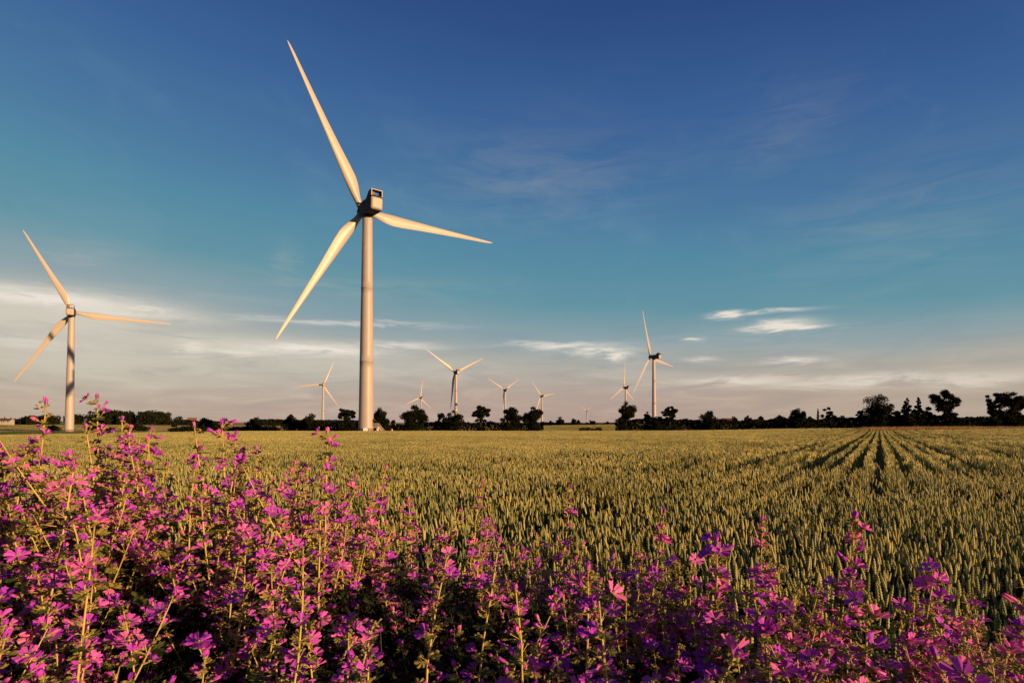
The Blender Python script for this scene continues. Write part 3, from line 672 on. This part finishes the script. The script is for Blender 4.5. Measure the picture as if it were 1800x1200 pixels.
def tile(seed, W, Ln, dens, row=None, lod=1, gap=.3):
    """patch of wheat W across the rows (x) by Ln along (y)"""
    rg = np.random.default_rng(seed); n = int(W*Ln*dens); x = rg.uniform(-W/2, W/2, n); y = rg.uniform(-Ln/2, Ln/2, n)
    cl = rg.random(n) < .66+.55*np.sin(x*11+seed*1.7)*np.sin(y*11+seed*2.3); x, y = x[cl], y[cl]; n = len(x)
    if row:
        f = ((x/row) % 1.0); edge = .06*np.sin(y*9+seed)*.5
        k = (f > gap*.5+edge) & (f < 1-gap*.5+edge); x, y = x[k], y[k]; n = len(x)
    h = .64*(rg.uniform(.80, 1.10, n)+.05*np.sin(x*17+seed)*np.sin(y*14+seed*2)); ln = rg.uniform(.08, .105, n); lx = rg.uniform(-.07, .03, n); ly = rg.uniform(-.05, .05, n); r = .0085 if lod == 1 else .012
    B = np.stack([x, y, h], 1); L_ = np.stack([lx*.35, ly*.35, np.ones(n)], 1)*ln[:, None]
    Vs = []; Fs = []; mi = []; o = 0
    if lod == 1:
        ang = np.array([0, 2.09, 4.19]); C3 = np.stack([np.cos(ang), np.sin(ang), 0*ang], 1)
        v = np.concatenate([B[:, None]+C3*r*.6, B[:, None]+L_[:, None]*.5+C3*r, B[:, None]+L_[:, None]+C3*r*.3], 1).reshape(-1, 3)
        base = np.arange(n)[:, None, None]*9; q = np.array([[i*3+k, i*3+(k+1) % 3, (i+1)*3+(k+1) % 3, (i+1)*3+k] for i in range(2) for k in range(3)])
        f = (base+q).reshape(-1, 4); Vs.append(v); Fs.append(f); mi.append(np.zeros(len(f))); o = len(v)
    else:
        a = rg.uniform(0, 3.14, n); d1 = np.stack([np.cos(a), np.sin(a), 0*a], 1)*r; d2 = np.stack([-np.sin(a), np.cos(a), 0*a], 1)*r
        v = np.stack([B-d1, B+d1, B+L_+d1*.4, B+L_-d1*.4, B-d2, B+d2, B+L_+d2*.4, B+L_-d2*.4], 1).reshape(-1, 3)
        f = (np.arange(n)[:, None, None]*8+np.array([[0, 1, 2, 3], [4, 5, 6, 7]])).reshape(-1, 4); Vs.append(v); Fs.append(f); mi.append(np.zeros(len(f))); o = len(v)
    # stem and flag leaf as blades
    m = n if lod == 1 else n//2; a = rg.uniform(0, 3.14, m); w = .004 if lod == 1 else .012; d = np.stack([np.cos(a), np.sin(a), 0*a], 1)*w
    b0 = B[:m]*[1, 1, 0]; v = np.stack([b0-d, b0+d, B[:m]+d*.6, B[:m]-d*.6], 1).reshape(-1, 3); f = o+np.arange(m*4).reshape(m, 4); Vs.append(v); Fs.append(f); mi.append(np.ones(m)); o += len(v)
    a = rg.uniform(0, 6.28, m); L2 = rg.uniform(.12, .24, m); e = np.stack([np.cos(a), np.sin(a), 0*a], 1); wv = np.stack([-np.sin(a), np.cos(a), 0*a], 1)*(.008 if lod == 1 else .016)
    z = h[:m]*rg.uniform(.5, .9, m); p0 = b0.copy(); p0[:, 2] = z; p1 = p0+e*(L2*.6)[:, None]+[0, 0, .05]; p1[:, 2] = np.minimum(p1[:, 2], h[:m]*.98)
    v = np.stack([p0-wv, p0+wv, p1+wv*.3, p1-wv*.3], 1).reshape(-1, 3); f = o+np.arange(m*4).reshape(m, 4); Vs.append(v); Fs.append(f); mi.append(np.ones(m))
    return np_mesh('wheat_patch', np.concatenate(Vs), np.concatenate(Fs), [M_EAR, M_STALK], np.concatenate(mi))
TH = math.atan(.645); cT, sT = math.cos(TH), math.sin(TH)
def verge_front(x):      # where the wheat begins
    return 2.15+1.1*ss(.3, -1.4, x)+.25*np.sin(x*2.1)
def in_field(x, y, m=0.0):
    a = (np.abs(x) < .96*y+1.6) & (y > verge_front(x)) & (y < 156+.04*x)
    a &= ~((x < -70-m) & (y > 74)); return a
def lownoise(x, y):
    return (np.sin(x*.31+1.3)*np.sin(y*.27+.4)+np.sin(x*.83+y*.55)*.6+np.sin(x*1.9-y*1.4+2)*.35)/1.95
def build_wheat():
    rg = np.random.default_rng(7); srcs = [stalk_near(i) for i in range(8)]
    # near: single stalks
    n = int(16*2*14*300); x = rg.uniform(-15, 15, n); y = rg.uniform(1.8, 14, n); k = in_field(x, y)
    p = x*cT-y*sT; clear = np.ones(n, bool)
    for pc in (-3.3, -5.0, 4.5, 6.2): clear &= np.abs(p-pc) > .2
    fr = (p/.56) % 1.0; rows = (np.abs(p+.3) < 5) & (y > 8.5) & ((fr < .24) | (fr > .76)); clear &= ~(rows & (rg.random(n) < .95))
    clear &= ~((np.abs(p) < .15) & (y > 9))
    k &= clear & (rg.random(n) < .78+.20*lownoise(x, y)+.25*np.sin(x*8.3+np.sin(y*3))*np.sin(y*6.1+np.sin(x*4))); x, y = x[k], y[k]; n1 = len(x)
    P = [np.stack([x, y, gz(x, y)-.02], 1)]; RO = [np.stack([rg.normal(0, .10, n1), rg.normal(-.06, .11, n1), rg.uniform(-1.2, 1.2, n1)], 1)]
    s = rg.uniform(.84, 1.12, n1)*(1+.05*lownoise(x*.7, y*.7)+.05*np.sin(x*9+2)*np.sin(y*7.5)); S = [np.stack([s*1.05, s*1.05, s], 1)]; ID = [rg.integers(0, 8, n1)]
    def lay(W, y0, y1, ids, off, rowgap):
        # tiles in the row frame: p across, q along
        pr, qr = 260, 260; ps = np.arange(-math.ceil(pr/W), math.ceil(pr/W)+1)*W; qs = np.arange(-math.ceil(qr/W), math.ceil(qr/W)+1)*W
        PP, QQ = np.meshgrid(ps, qs); px = PP.ravel(); q = QQ.ravel(); X = px*cT+q*sT; Y = -px*sT+q*cT
        k = in_field(X, Y, 0) & (Y >= y0) & (Y < y1)
        tram = (np.abs(px+3.3) < .46) | (np.abs(px+5.0) < .34) | (np.abs(px-4.5) < .30) | (np.abs(px-6.2) < .30) | (np.abs(px-12.0) < .30) | (np.abs(px+11.2) < .46) | (np.abs(px+1.7) < .28) | (np.abs(px-2.2) < .28) | (np.abs(px+17.) < .28)
        k &= ~tram; px, q, X, Y = px[k], q[k], X[k], Y[k]; m = len(X)
        X = X+.05*np.sin(q*.8+px)*cT; P.append(np.stack([X, Y, gz(X, Y)-.02], 1)); RO.append(np.stack([0*X, 0*X, np.full(m, -TH)+np.where(rg.random(m) < .5, math.pi, 0)], 1))
        s = 1+.11*lownoise(X*.4, Y*.4)+rg.uniform(-.06, .06, m); rowy = (np.abs(px+.5+1.5*np.sin(q*.11)) < 9.5) & (rg.random(m) < .94); S.append(np.stack([0*s+1, 0*s+1, s], 1)); ID.append(rg.integers(0, ids, m)+off+4*rowy); return m
    W1 = .56; srcs += [tile(20+i, W1, W1, 270, W1, 1, .22) for i in range(4)]+[tile(30+i, W1, W1, 300, W1, 1, .56) for i in range(4)]
    srcs += [tile(40+i, W1, W1, 170, W1, 1, .20) for i in range(4)]+[tile(50+i, W1, W1, 190, W1, 1, .56) for i in range(4)]
    a = lay(W1, 14, 46, 4, 8, 1); b = lay(W1, 46, 160, 4, 16, 1)
    print('wheat instances', n1, a, b)
    o = scatter('wheat', np.concatenate(P), np.concatenate(RO), np.concatenate(S), np.concatenate(ID), srcs)
    tag(o, 'field of ripening green and gold wheat', 'wheat', None, 'stuff')
build_wheat()

# dry golden grass at the field edge on the right and tall grass wisps
M_DRY = wheat_mat('dry_grass', (.26, .17, .07), (.46, .30, .12), .2); M_GRASS = wheat_mat('margin_grass', (.10, .12, .03), (.26, .22, .08), .2)
def grass(name, n, fn, h0, h1, w, mat, label, seed):
    rg = np.random.default_rng(seed); x, y = fn(rg, n); n = len(x); h = rg.uniform(h0, h1, n); a = rg.uniform(0, 3.14, n); g = gz(x, y)
    b = np.stack([x, y, g], 1); d = np.stack([np.cos(a), np.sin(a), 0*a], 1)*w; t = b+np.stack([rg.normal(0, .2, n)*h, rg.normal(0, .2, n)*h, h], 1)
    m_ = (b+t)/2+np.stack([0*h, 0*h, h*.08], 1)
    V = np.stack([b-d, b+d, m_+d*.8, t, m_-d*.8], 1).reshape(-1, 3); o = link(name, np_mesh(name, V, np.arange(5*n).reshape(n, 5), mat)); tag(o, label, 'grass', None, 'stuff')
def f_dry(rg, n):
    y = rg.uniform(116, 150, n); t = rg.uniform(.615, .93, n)+rg.normal(0, .01, n); k = rg.random(n) < np.where(t < .82, 1, .55); return (t*y)[k], y[k]
grass('dry_grass', 16000, f_dry, .8, 1.35, .03, M_DRY, 'tall orange dry grass along the right field edge below the hedge', 1)
def f_marg(rg, n):
    x = rg.uniform(-170, 170, n); y = 157+.04*x+rg.uniform(0, 7, n); k = ~(x < -72); return x[k], y[k]
grass('field_margin', 26000, f_marg, .3, .75, .04, M_GRASS, 'rough grass margin between the wheat and the hedge', 2)
def f_wisp(rg, n):
    x = rg.normal(1.55, .22, n); y = rg.normal(9.2, .35, n); return x, y
grass('tall_grass', 130, f_wisp, .85, 1.12, .004, M_GRASS, 'wispy tall grass tuft standing out of the wheat in the middle', 3)

# ------------------------------------------------------------------ mallows
def petal_mat():
    m = bpy.data.materials.new('mallow_petal'); m.use_nodes = True; nt = m.node_tree; N = NT(nt); bs = nt.nodes['Principled BSDF']
    a = N.n('ShaderNodeAttribute', attribute_name='pu'); sp = N.n('ShaderNodeSeparateXYZ'); nt.links.new(a.outputs['Vector'], sp.inputs[0]); U, V, _ = sp.outputs
    oi = N.n('ShaderNodeObjectInfo')
    vein = N.m('ABSOLUTE', N.m('SINE', N.m('MULTIPLY', U, 9.4))); vein = N.m('SUBTRACT', 1.0, N.sstep(vein, .05, .5)); vein = N.m('MULTIPLY', vein, N.m('SUBTRACT', 1.0, N.sstep(V, .75, 1.0)))
    base = N.ramp(oi.outputs['Random'], [(0, (.44, .05, .70)), (.5, (.68, .10, .74)), (1, (.94, .25, .50))])
    c = N.mix(N.m('MULTIPLY', vein, .75), base, (.26, .012, .30, 1))
    c = N.mix(N.m('SUBTRACT', 1.0, N.sstep(V, .0, .22)), c, (.75, .40, .55, 1))
    nt.links.new(c, bs.inputs['Base Color']); bs.inputs['Roughness'].default_value = .55; bs.inputs['Specular IOR Level'].default_value = .2
    tr = N.n('ShaderNodeBsdfTranslucent'); nt.links.new(c, tr.inputs[0]); mx = N.n('ShaderNodeMixShader'); mx.inputs[0].default_value = .18
    nt.links.new(bs.outputs[0], mx.inputs[1]); nt.links.new(tr.outputs[0], mx.inputs[2]); nt.links.new(mx.outputs[0], nt.nodes['Material Output'].inputs[0]); return m
M_PETAL = petal_mat(); M_CALYX = material('calyx', (.40, .33, .11), .7, .35, 60, .2, .1); M_STEM = material('mallow_stem', (.55, .44, .13), .6, .15, 20, .3)
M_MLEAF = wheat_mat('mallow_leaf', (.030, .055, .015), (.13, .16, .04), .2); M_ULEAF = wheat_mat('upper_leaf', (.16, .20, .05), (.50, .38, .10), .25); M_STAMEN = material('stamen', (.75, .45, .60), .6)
def flower_mesh(open_, seed, name):
    """origin at pedicel end, facing +z"""
    rg = random.Random(seed); mb = MB(); uv = []; Lp = .0245
    def vert(p, u, v): mb.v.append(tuple(p)); uv.append((u, v, 0)); return len(mb.v)-1
    nu, nv = 6, 5
    for k in range(5):
        a0 = 2*math.pi*k/5+rg.uniform(-.08, .08); cup = (1-open_)*rg.uniform(.9, 1.1); grid = []
        for j in range(nv+1):
            v = j/nv; row = []
            for i in range(nu+1):
                u = i/nu*2-1; w = (.0018+.0092*v**.75)*(.35+.65*open_)
                L = Lp*(1-.17*math.exp(-(u/.28)**2)*1-.10*abs(u)**3)*v
                th = R(12+62*open_)*(v**.8)*(.55+.45*open_)   # opening angle from the axis
                rad = .003+L*math.sin(R(8+66*open_))*(1+.0*v); hgt = L*math.cos(R(8+66*open_))+.004+.004*math.sin(u*5+k)*v*(.6)+ (.0035*(1-u*u))*v
                if open_ < .25: rad = .003+.0022*math.sin(v*math.pi)+.0012*v; 
                tw = (.9*v if open_ < .25 else 0)
                x = rad; y = u*w; a = a0+tw
                row.append(vert((x*math.cos(a)-y*math.sin(a), x*math.sin(a)+y*math.cos(a), hgt), u, v))
            grid.append(row)
        for j in range(nv):
            for i in range(nu): mb.f.append((grid[j][i], grid[j][i+1], grid[j+1][i+1], grid[j+1][i])); mb.mi.append(0)
    n0 = len(mb.v)
    if open_ > .3: mb.tube([(0, 0, .003), (0, 0, .009), (0, 0, .0125)], [.0012, .0019, .0005], 6, 2)
    # calyx cup
    ring = [(.0016, -.002), (.0046, .001), (.0052, .006), (.0030, .0105)]; n = 10
    vs = [((r*(1.15 if kk % 2 == 0 or i < 2 else .8))*math.cos(6.283*kk/n), (r*(1.15 if kk % 2 == 0 or i < 2 else .8))*math.sin(6.283*kk/n), z*(1 if kk % 2 == 0 or i < 3 else .7)) for i, (r, z) in enumerate(ring) for kk in range(n)]
    mb.add(vs, [(i*n+kk, i*n+(kk+1) % n, (i+1)*n+(kk+1) % n, (i+1)*n+kk) for i in range(3) for kk in range(n)], 1)
    uv += [(0, 0, 0)]*(len(mb.v)-n0)
    me = mb.mesh(name, [M_PETAL, M_CALYX, M_STAMEN], True); at = me.attributes.new('pu', 'FLOAT_VECTOR', 'POINT'); at.data.foreach_set('vector', np.array(uv, np.float32).ravel()); return me
FL_OPEN = [flower_mesh(o, i, 'flower') for i, o in enumerate((1.0, .92, .82, .75, 1.05))]
FL_HALF = [flower_mesh(o, 10+i, 'flower') for i, o in enumerate((.5, .42, .6))]
FL_BUD = [flower_mesh(o, 20+i, 'bud') for i, o in enumerate((.05, .12, .18))]
def leaf_poly(size, rg, lobes=5):
    """palmate, toothed mallow leaf in the local xy plane pointing +x, slightly folded; returns verts, faces"""
    vs = [(0, 0, 0)]; n = lobes*4+1; fs = []
    for i in range(n):
        a = R(-140+280*i/(n-1)); ph = (i % 4)/4.0; r = size*(.62+.38*abs(math.cos(math.pi*i/4.0))**.8)*(1-.12*abs(a)/2.4)*(1+.06*rg.uniform(-1, 1))
        z = size*(.12*math.cos(math.pi*i/2.0)-.10*(r/size)**2+rg.uniform(-.03, .03)); vs.append((r*math.cos(a)*.9+size*.1, r*math.sin(a), z))
    for i in range(1, n): fs.append((0, i, i+1))
    return vs, fs
def add_leaf(mb, base, d, size, rg, mi):
    vs, fs = leaf_poly(size, rg, 5); d = d.normalized(); roll = rg.uniform(-.6, .6)
    yv = Vector((0, 0, 1)).cross(d); yv = (yv if yv.length > .1 else Vector((1, 0, 0))).normalized(); zv = d.cross(yv); M = Matrix((d, yv, zv)).transposed() @ Matrix.Rotation(roll, 3, 'X')
    mb.add([base+M @ Vector(v) for v in vs], fs, mi)
def calyx_knob(mb, c, r, rg, mi):
    a = rg.uniform(0, 6); vs = [(c.x, c.y, c.z+r*.8), (c.x, c.y, c.z-r)]+[(c.x+r*math.cos(a+k*1.2566)*rg.uniform(.8, 1.3), c.y+r*math.sin(a+k*1.2566)*rg.uniform(.8, 1.3), c.z+r*rg.uniform(-.1, .6)) for k in range(5)]
    mb.add(vs, [(0, 2+k, 2+(k+1) % 5) for k in range(5)]+[(1, 2+(k+1) % 5, 2+k) for k in range(5)], mi)
def mallow_proto(seed):
    """height 1.4: returns stem mesh, foliage mesh, flower anchors"""
    rg = random.Random(seed); st = MB(); fo = MB(); anch = []; H = 1.4
    ba = rg.uniform(0, 6.28); be = rg.uniform(.03, .13)
    main = [Vector((math.cos(ba)*be*(t**2)+.012*math.sin(t*9+seed), math.sin(ba)*be*(t**2)+.012*math.cos(t*8), H*t)) for t in [i/9 for i in range(10)]]
    axes = [(main, .0055, .0018, .42)]
    for k in range(rg.randint(3, 5)):
        t = rg.uniform(.18, .62); i = int(t*9); b = main[i].lerp(main[i+1], t*9-i); a = ba+k*2.4+rg.uniform(-.4, .4); L = rg.uniform(.35, .62)*(1.15-t*.5)
        out = Vector((math.cos(a), math.sin(a), 0)); pts = [b+out*(L*.46*q**.8)+Vector((0, 0, L*.93*q**1.1)) for q in [j/6 for j in range(7)]]
        axes.append((pts, .0034, .0013, .22))
    for pts, r0, r1, t0 in axes:
        n = len(pts); st.tube(pts, [r0+(r1-r0)*i/(n-1) for i in range(n)], 6)
        L = sum((pts[i+1]-pts[i]).length for i in range(n-1)); main_ax = pts is main
        nn = int(L*(1-t0)/(.027 if main_ax else .036)); a = rg.uniform(0, 6)
        # lower leaves
        for q in range(6 if main_ax else 2):
            t = rg.uniform(.06, t0+.15); i = min(int(t*(n-1)), n-2); p = pts[i].lerp(pts[i+1], t*(n-1)-i); aa = rg.uniform(0, 6.28); pl = rg.uniform(.05, .11); d = Vector((math.cos(aa), math.sin(aa), .45))
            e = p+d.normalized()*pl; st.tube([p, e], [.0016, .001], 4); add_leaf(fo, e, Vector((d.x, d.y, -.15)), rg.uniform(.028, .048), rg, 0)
        for q in range(nn):
            t = t0+(1-t0)*(q+rg.uniform(-.3, .3)+.5)/nn; t = min(max(t, 0), .999); i = min(int(t*(n-1)), n-2); p = pts[i].lerp(pts[i+1], t*(n-1)-i); a += 2.4+rg.uniform(-.3, .3)
            up = t > .85; d = Vector((math.cos(a), math.sin(a), .55 if not up else .9)).normalized()
            for _l in range(2 if rg.random() < .55 else 1):
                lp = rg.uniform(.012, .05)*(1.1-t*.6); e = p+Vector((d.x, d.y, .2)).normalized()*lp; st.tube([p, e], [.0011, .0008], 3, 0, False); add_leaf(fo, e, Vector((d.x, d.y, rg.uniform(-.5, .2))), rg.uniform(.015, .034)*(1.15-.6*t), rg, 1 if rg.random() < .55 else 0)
            for c in range(rg.randint(3, 5)):
                dd = (d+Vector((rg.uniform(-.7, .7), rg.uniform(-.7, .7), rg.uniform(-.1, .7)))).normalized(); ln = rg.uniform(.008, .034); e = p+dd*ln
                r = rg.random(); 
                if r < .27:
                    kind = rg.random(); st.tube([p, e], [.001, .0008], 3, 0, False); fd = (dd+Vector((0, 0, rg.uniform(-.1, .35)))).normalized()
                    if kind < .38: anch.append((e, fd, 'o'))
                    elif kind < .62: anch.append((e, fd, 'h'))
                    else: anch.append((e, fd, 'b'))
                else:
                    st.tube([p, e], [.001, .0008], 3, 0, False); calyx_knob(fo, e, rg.uniform(.0032, .006), rg, 2)
        for c in range(7): 
            p = pts[-1]; e = p+Vector((rg.uniform(-.012, .012), rg.uniform(-.012, .012), rg.uniform(-.02, .02))); calyx_knob(fo, e, rg.uniform(.003, .005), rg, 2)
        anch.append((pts[-1], (pts[-1]-pts[-2]).normalized(), 'b'))
    rg.shuffle(anch)
    return st.mesh('stem', M_STEM, True), fo.mesh('foliage', [M_MLEAF, M_ULEAF, M_CALYX]), anch
PROT = [mallow_proto(60+i) for i in range(9)]
NFLOW = 0
def mallow(x, y, topz, label, group, seed, fmax=60, lean=0.0):
    global NFLOW
    rg = random.Random(seed); z0 = gzf(x, y); s = max(.45, (topz-z0)/1.4); stem, fol, anch = PROT[rg.randrange(len(PROT))]
    e = empty('mallow_plant', (x, y, z0)); e.rotation_euler = (rg.uniform(-.10, .10), rg.uniform(-.12, .12)+lean, rg.uniform(0, 6.28)); sw = (.5*s+.5)*1.18; e.scale = (sw, sw, s)
    tag(e, label, 'flower', group); link('stem', stem, e); link('foliage', fol, e)
    fsz = (1.32 if x/y > .2 else 1.0)*rg.uniform(.86, 1.06)/((sw*sw*s)**(1/3.))
    if x/y > .2: anch = sorted(anch[:fmax*2], key=lambda q: q[2] == 'b')   # right-hand plants carry more open blooms
    for p, d, k in anch[:fmax]:
        me = rg.choice(FL_OPEN if k == 'o' else FL_HALF if k == 'h' else FL_BUD)
        o = link('flower' if k != 'b' else 'bud', me, e); o.location = p; o.rotation_mode = 'QUATERNION'; o.rotation_quaternion = Vector(d).to_track_quat('Z', 'Y') @ Euler((0, 0, rg.uniform(0, 6))).to_quaternion()
        q = fsz*rg.uniform(.8, 1.12); o.scale = (q, q, q); NFLOW += 1
SKY_X = [-60, 0, 60, 100, 150, 210, 260, 300, 340, 380, 430, 480, 530, 575, 620, 680, 740, 820, 880, 950, 1020, 1100, 1180, 1250, 1320, 1400, 1460, 1540, 1620, 1700, 1800, 1900]
SKY_Y = [790, 790, 775, 790, 760, 730, 775, 770, 790, 765, 765, 810, 815, 810, 870, 880, 890, 880, 930, 925, 940, 935, 960, 955, 985, 985, 950, 1010, 1030, 1010, 1040, 1060]
HERO = [ # px, top px, depth, label
 (73, 714, 2.3, 'mallow spike before the wooded hill, between the left edge and left turbine mast'),
 (210, 700, 2.25, 'tallest mallow spike, its purple top reaching the sky right of the left turbine mast'),
 (122, 752, 2.2, 'mallow whose pink top covers the foot of the left turbine'),
 (283, 778, 2.4, 'dark purple topped mallow below the red brick building'),
 (330, 766, 2.4, 'leafy mallow spike just left of the pair of tips at the field edge'),
 (400, 751, 2.3, 'left one of the two mallow tips reaching the hedge line left of the largest turbine'),
 (436, 747, 2.3, 'right one of the two mallow tips reaching the hedge line left of the largest turbine'),
 (574, 765, 2.2, 'tall mallow spike standing just left of the largest turbine base'),
 (650, 842, 2.8, 'thin mallow top below the foot of the largest turbine'),
 (702, 862, 2.8, 'mallow tip in the wheat under the stairs of the largest turbine'),
 (822, 846, 2.7, 'mallow spike rising alone out of the wheat in the centre'),
 (955, 858, 2.9, 'isolated mallow with few blooms reaching furthest into the wheat right of the centre'),
 (1102, 898, 2.6, 'slender mallow tip right of the isolated one in the centre wheat'),
 (1250, 935, 2.3, 'mallow with paired pink blooms standing in the wheat right of centre'),
 (1308, 918, 2.6, 'thin mallow tip right of the paired pink blooms in the wheat'),
 (1468, 908, 2.1, 'tall straight mallow standing against the wheat, highest on the right side'),
 (1662, 1000, 2.0, 'dark purple mallow head against the wheat near the right'),
 (1610, 992, 2.1, 'small violet mallow head just left of a larger dark purple one on the right'),
 (1795, 1030, 1.5, 'mallow flower cut by the right edge of the photo'),
 (1135, 1000, 1.45, 'broad mallow with a crown of pale pink blooms at the front, right of centre'),
 (985, 985, 1.6, 'mallow column of pink blooms left of the broad pale pink one at the front'),
 (938, 1010, 1.5, 'mallow with paired blooms on top at the front, left neighbour of the pink column'),
 (830, 960, 1.7, 'stout golden stemmed mallow at the front in the centre, broad pink bloom low on it'),
 (730, 990, 1.5, 'golden stemmed mallow left of the stout central one, over the dark hollow'),
 (1530, 1075, 1.45, 'mallow with the large five-petalled magenta bloom at the lower right'),
 (1440, 1060, 1.4, 'mallow with orange lit calyxes at the bottom right of centre'),
 (495, 980, 1.35, 'thick yellow stemmed mallow at the front left of the dark hollow'),
 (555, 850, 1.9, 'mallow crowded with bright pink blooms below the tall spike near the largest turbine'),
 (45, 815, 1.7, 'mallow with the big pink bloom near the left edge'),
 (140, 930, 1.4, 'mallow at the front left with a wide pink star bloom on a green stem'),
 (590, 1120, 1.25, 'short mallow rosette at the bottom edge left of the dark hollow'),
]
def plant_mallows():
    rg = random.Random(11); k = 0
    for px, tp, D, lb in HERO:
        x = (px-900)/1000.*D; mallow(x, D, CAMZ+(742-tp)/1000.*D, lb, None, 1000+k, 85 if tp < 960 else 60); k += 1
    regions = [(-200, 420, 'back', 'pink and purple mallows crowded at the far left'), (420, 700, 'mid', 'pink and purple mallows crowded left of the centre'), (700, 1150, 'centre', 'purple mallows in the centre front of the wheat'), (1150, 2000, 'right', 'scattered purple mallows at the lower right')]
    n = 0
    for i in range(2000):
        if n >= 262: break
        px = -90+1990*(rg.random()**1.38); sk = np.interp(px, SKY_X, SKY_Y)
        q = rg.random()**(2.0 if px < 640 else 1.45); tp = sk+(0 if px < 640 else 12)+q*(1190-sk)
        D = 2.5+ (0.45 if 600 < px < 1250 else 0) - (tp-sk)/(1190-sk)*1.25+rg.uniform(-.25, .25)
        if D < 1.05: D = 1.05
        # dark hollow near the front
        hx = (px-640)/75.; hy = (tp-1090)/95.
        if hx*hx+hy*hy < 1 : continue
        if ((px-290)/55.)**2+((tp-1090)/110.)**2 < 1 or ((px-500)/40.)**2+((tp-1010)/60.)**2 < 1: continue
        x = (px-900)/1000.*D; front = tp > sk+.55*(1190-sk)
        r = [g for g in regions if g[0] <= px < g[1]][0]
        lb = {'back': 'one of the many mallows crowded in the pink bank at far left', 'mid': 'one of the many mallows crowded between the left bank and dark hollow',
              'centre': 'one of the purple mallows massed before the central wheat', 'right': 'one of the purple mallows scattered at the lower right'}[r[2]]
        if front: lb = lb.replace('one of the many mallows', 'one of many front row mallows').replace('one of the purple mallows', 'one of the front row purple mallows')
        mallow(x, D, CAMZ+(742-tp)/1000.*D, lb, r[3]+(' front row' if front else ''), 3000+i, 54 if px < 1080 else 21); n += 1
    print('mallows', n+len(HERO), 'flowers', NFLOW)
plant_mallows()
# leafy undergrowth
M_ULEAFD = wheat_mat('shade_leaf', (.010, .018, .006), (.030, .042, .012), .1); M_STEMD = material('brown_stem', (.06, .05, .02), .8)  # leaf colour set near-black, so the gaps between plants carry painted shade
def undergrowth():
    rg = np.random.default_rng(5); r_ = random.Random(3); src = []
    for i in range(4):
        mb = MB()
        for k in range(5):
            p = Vector((r_.uniform(-.06, .06), r_.uniform(-.06, .06), r_.uniform(-.05, .06))); a = r_.uniform(0, 6.28); add_leaf(mb, p, Vector((math.cos(a), math.sin(a), r_.uniform(-.4, .3))), r_.uniform(.016, .032), r_, 0)
            mb.tube([p+Vector((0, 0, -.12)), p], [.0012, .001], 3, 1, False)
        src.append(mb.mesh('leaf_tuft', [M_ULEAFD, M_STEMD]))
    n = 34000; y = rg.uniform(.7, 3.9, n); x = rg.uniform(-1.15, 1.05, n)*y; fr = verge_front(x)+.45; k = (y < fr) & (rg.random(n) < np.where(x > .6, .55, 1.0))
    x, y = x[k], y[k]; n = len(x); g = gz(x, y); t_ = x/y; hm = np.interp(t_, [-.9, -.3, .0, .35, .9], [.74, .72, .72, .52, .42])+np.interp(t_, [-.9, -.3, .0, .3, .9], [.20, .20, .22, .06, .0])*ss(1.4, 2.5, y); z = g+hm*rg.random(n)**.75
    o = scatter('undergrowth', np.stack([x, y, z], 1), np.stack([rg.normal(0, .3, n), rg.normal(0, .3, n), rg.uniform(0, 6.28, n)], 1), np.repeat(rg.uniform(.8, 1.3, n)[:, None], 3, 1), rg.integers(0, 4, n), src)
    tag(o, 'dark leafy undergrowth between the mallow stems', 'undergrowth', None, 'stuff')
undergrowth()
def far_crop():
    rg = np.random.default_rng(31); srcs = [tile(70+i, .56, .56, 200, None, 1) for i in range(3)]
    st = 3.2; xs = np.arange(-720, 160, st); ys = np.arange(166, 640, st); X, Y = np.meshgrid(xs, ys); X = X.ravel()+rg.normal(0, .4, X.size); Y = Y.ravel()+rg.normal(0, .4, Y.size)
    k = (X > -1.0*Y) & (X < .24*Y) & ~((Y < 206) & (X < -105)) & ~((Y < 178) & (X < 0)) & ~((X > .02*Y-1) & (X < .24*Y) & (Y < 190))
    k &= (np.sin(X*.011+1)+np.sin(Y*.021+X*.004)) > -.9
    X, Y = X[k], Y[k]; m = len(X); z = np.zeros(m)
    o = scatter('far_crop', np.stack([X, Y, gz(X, Y)-.05], 1), np.stack([z, z, rg.uniform(0, 6.28, m)], 1), np.stack([z+6, z+6, rg.uniform(.45, .6, m)], 1), rg.integers(0, 3, m), srcs)
    tag(o, 'pale golden crop on the far fields beyond the hedge', 'crop', None, 'stuff')
far_crop()
# green crop on the left beyond the wheat
def crop():
    def f(rg, n):
        y = rg.uniform(72, 165, n); x = rg.uniform(-175, -70, n); k = np.abs(x) < 1.0*y+3; return x[k], y[k]
    grass('green_crop', 60000, f, .35, .6, .05, wheat_mat('green_crop_leaf', (.03, .06, .015), (.07, .10, .03), .2), 'dark green crop strip beyond the wheat at the far left', 9)
crop()
bpy.context.view_layer.update()
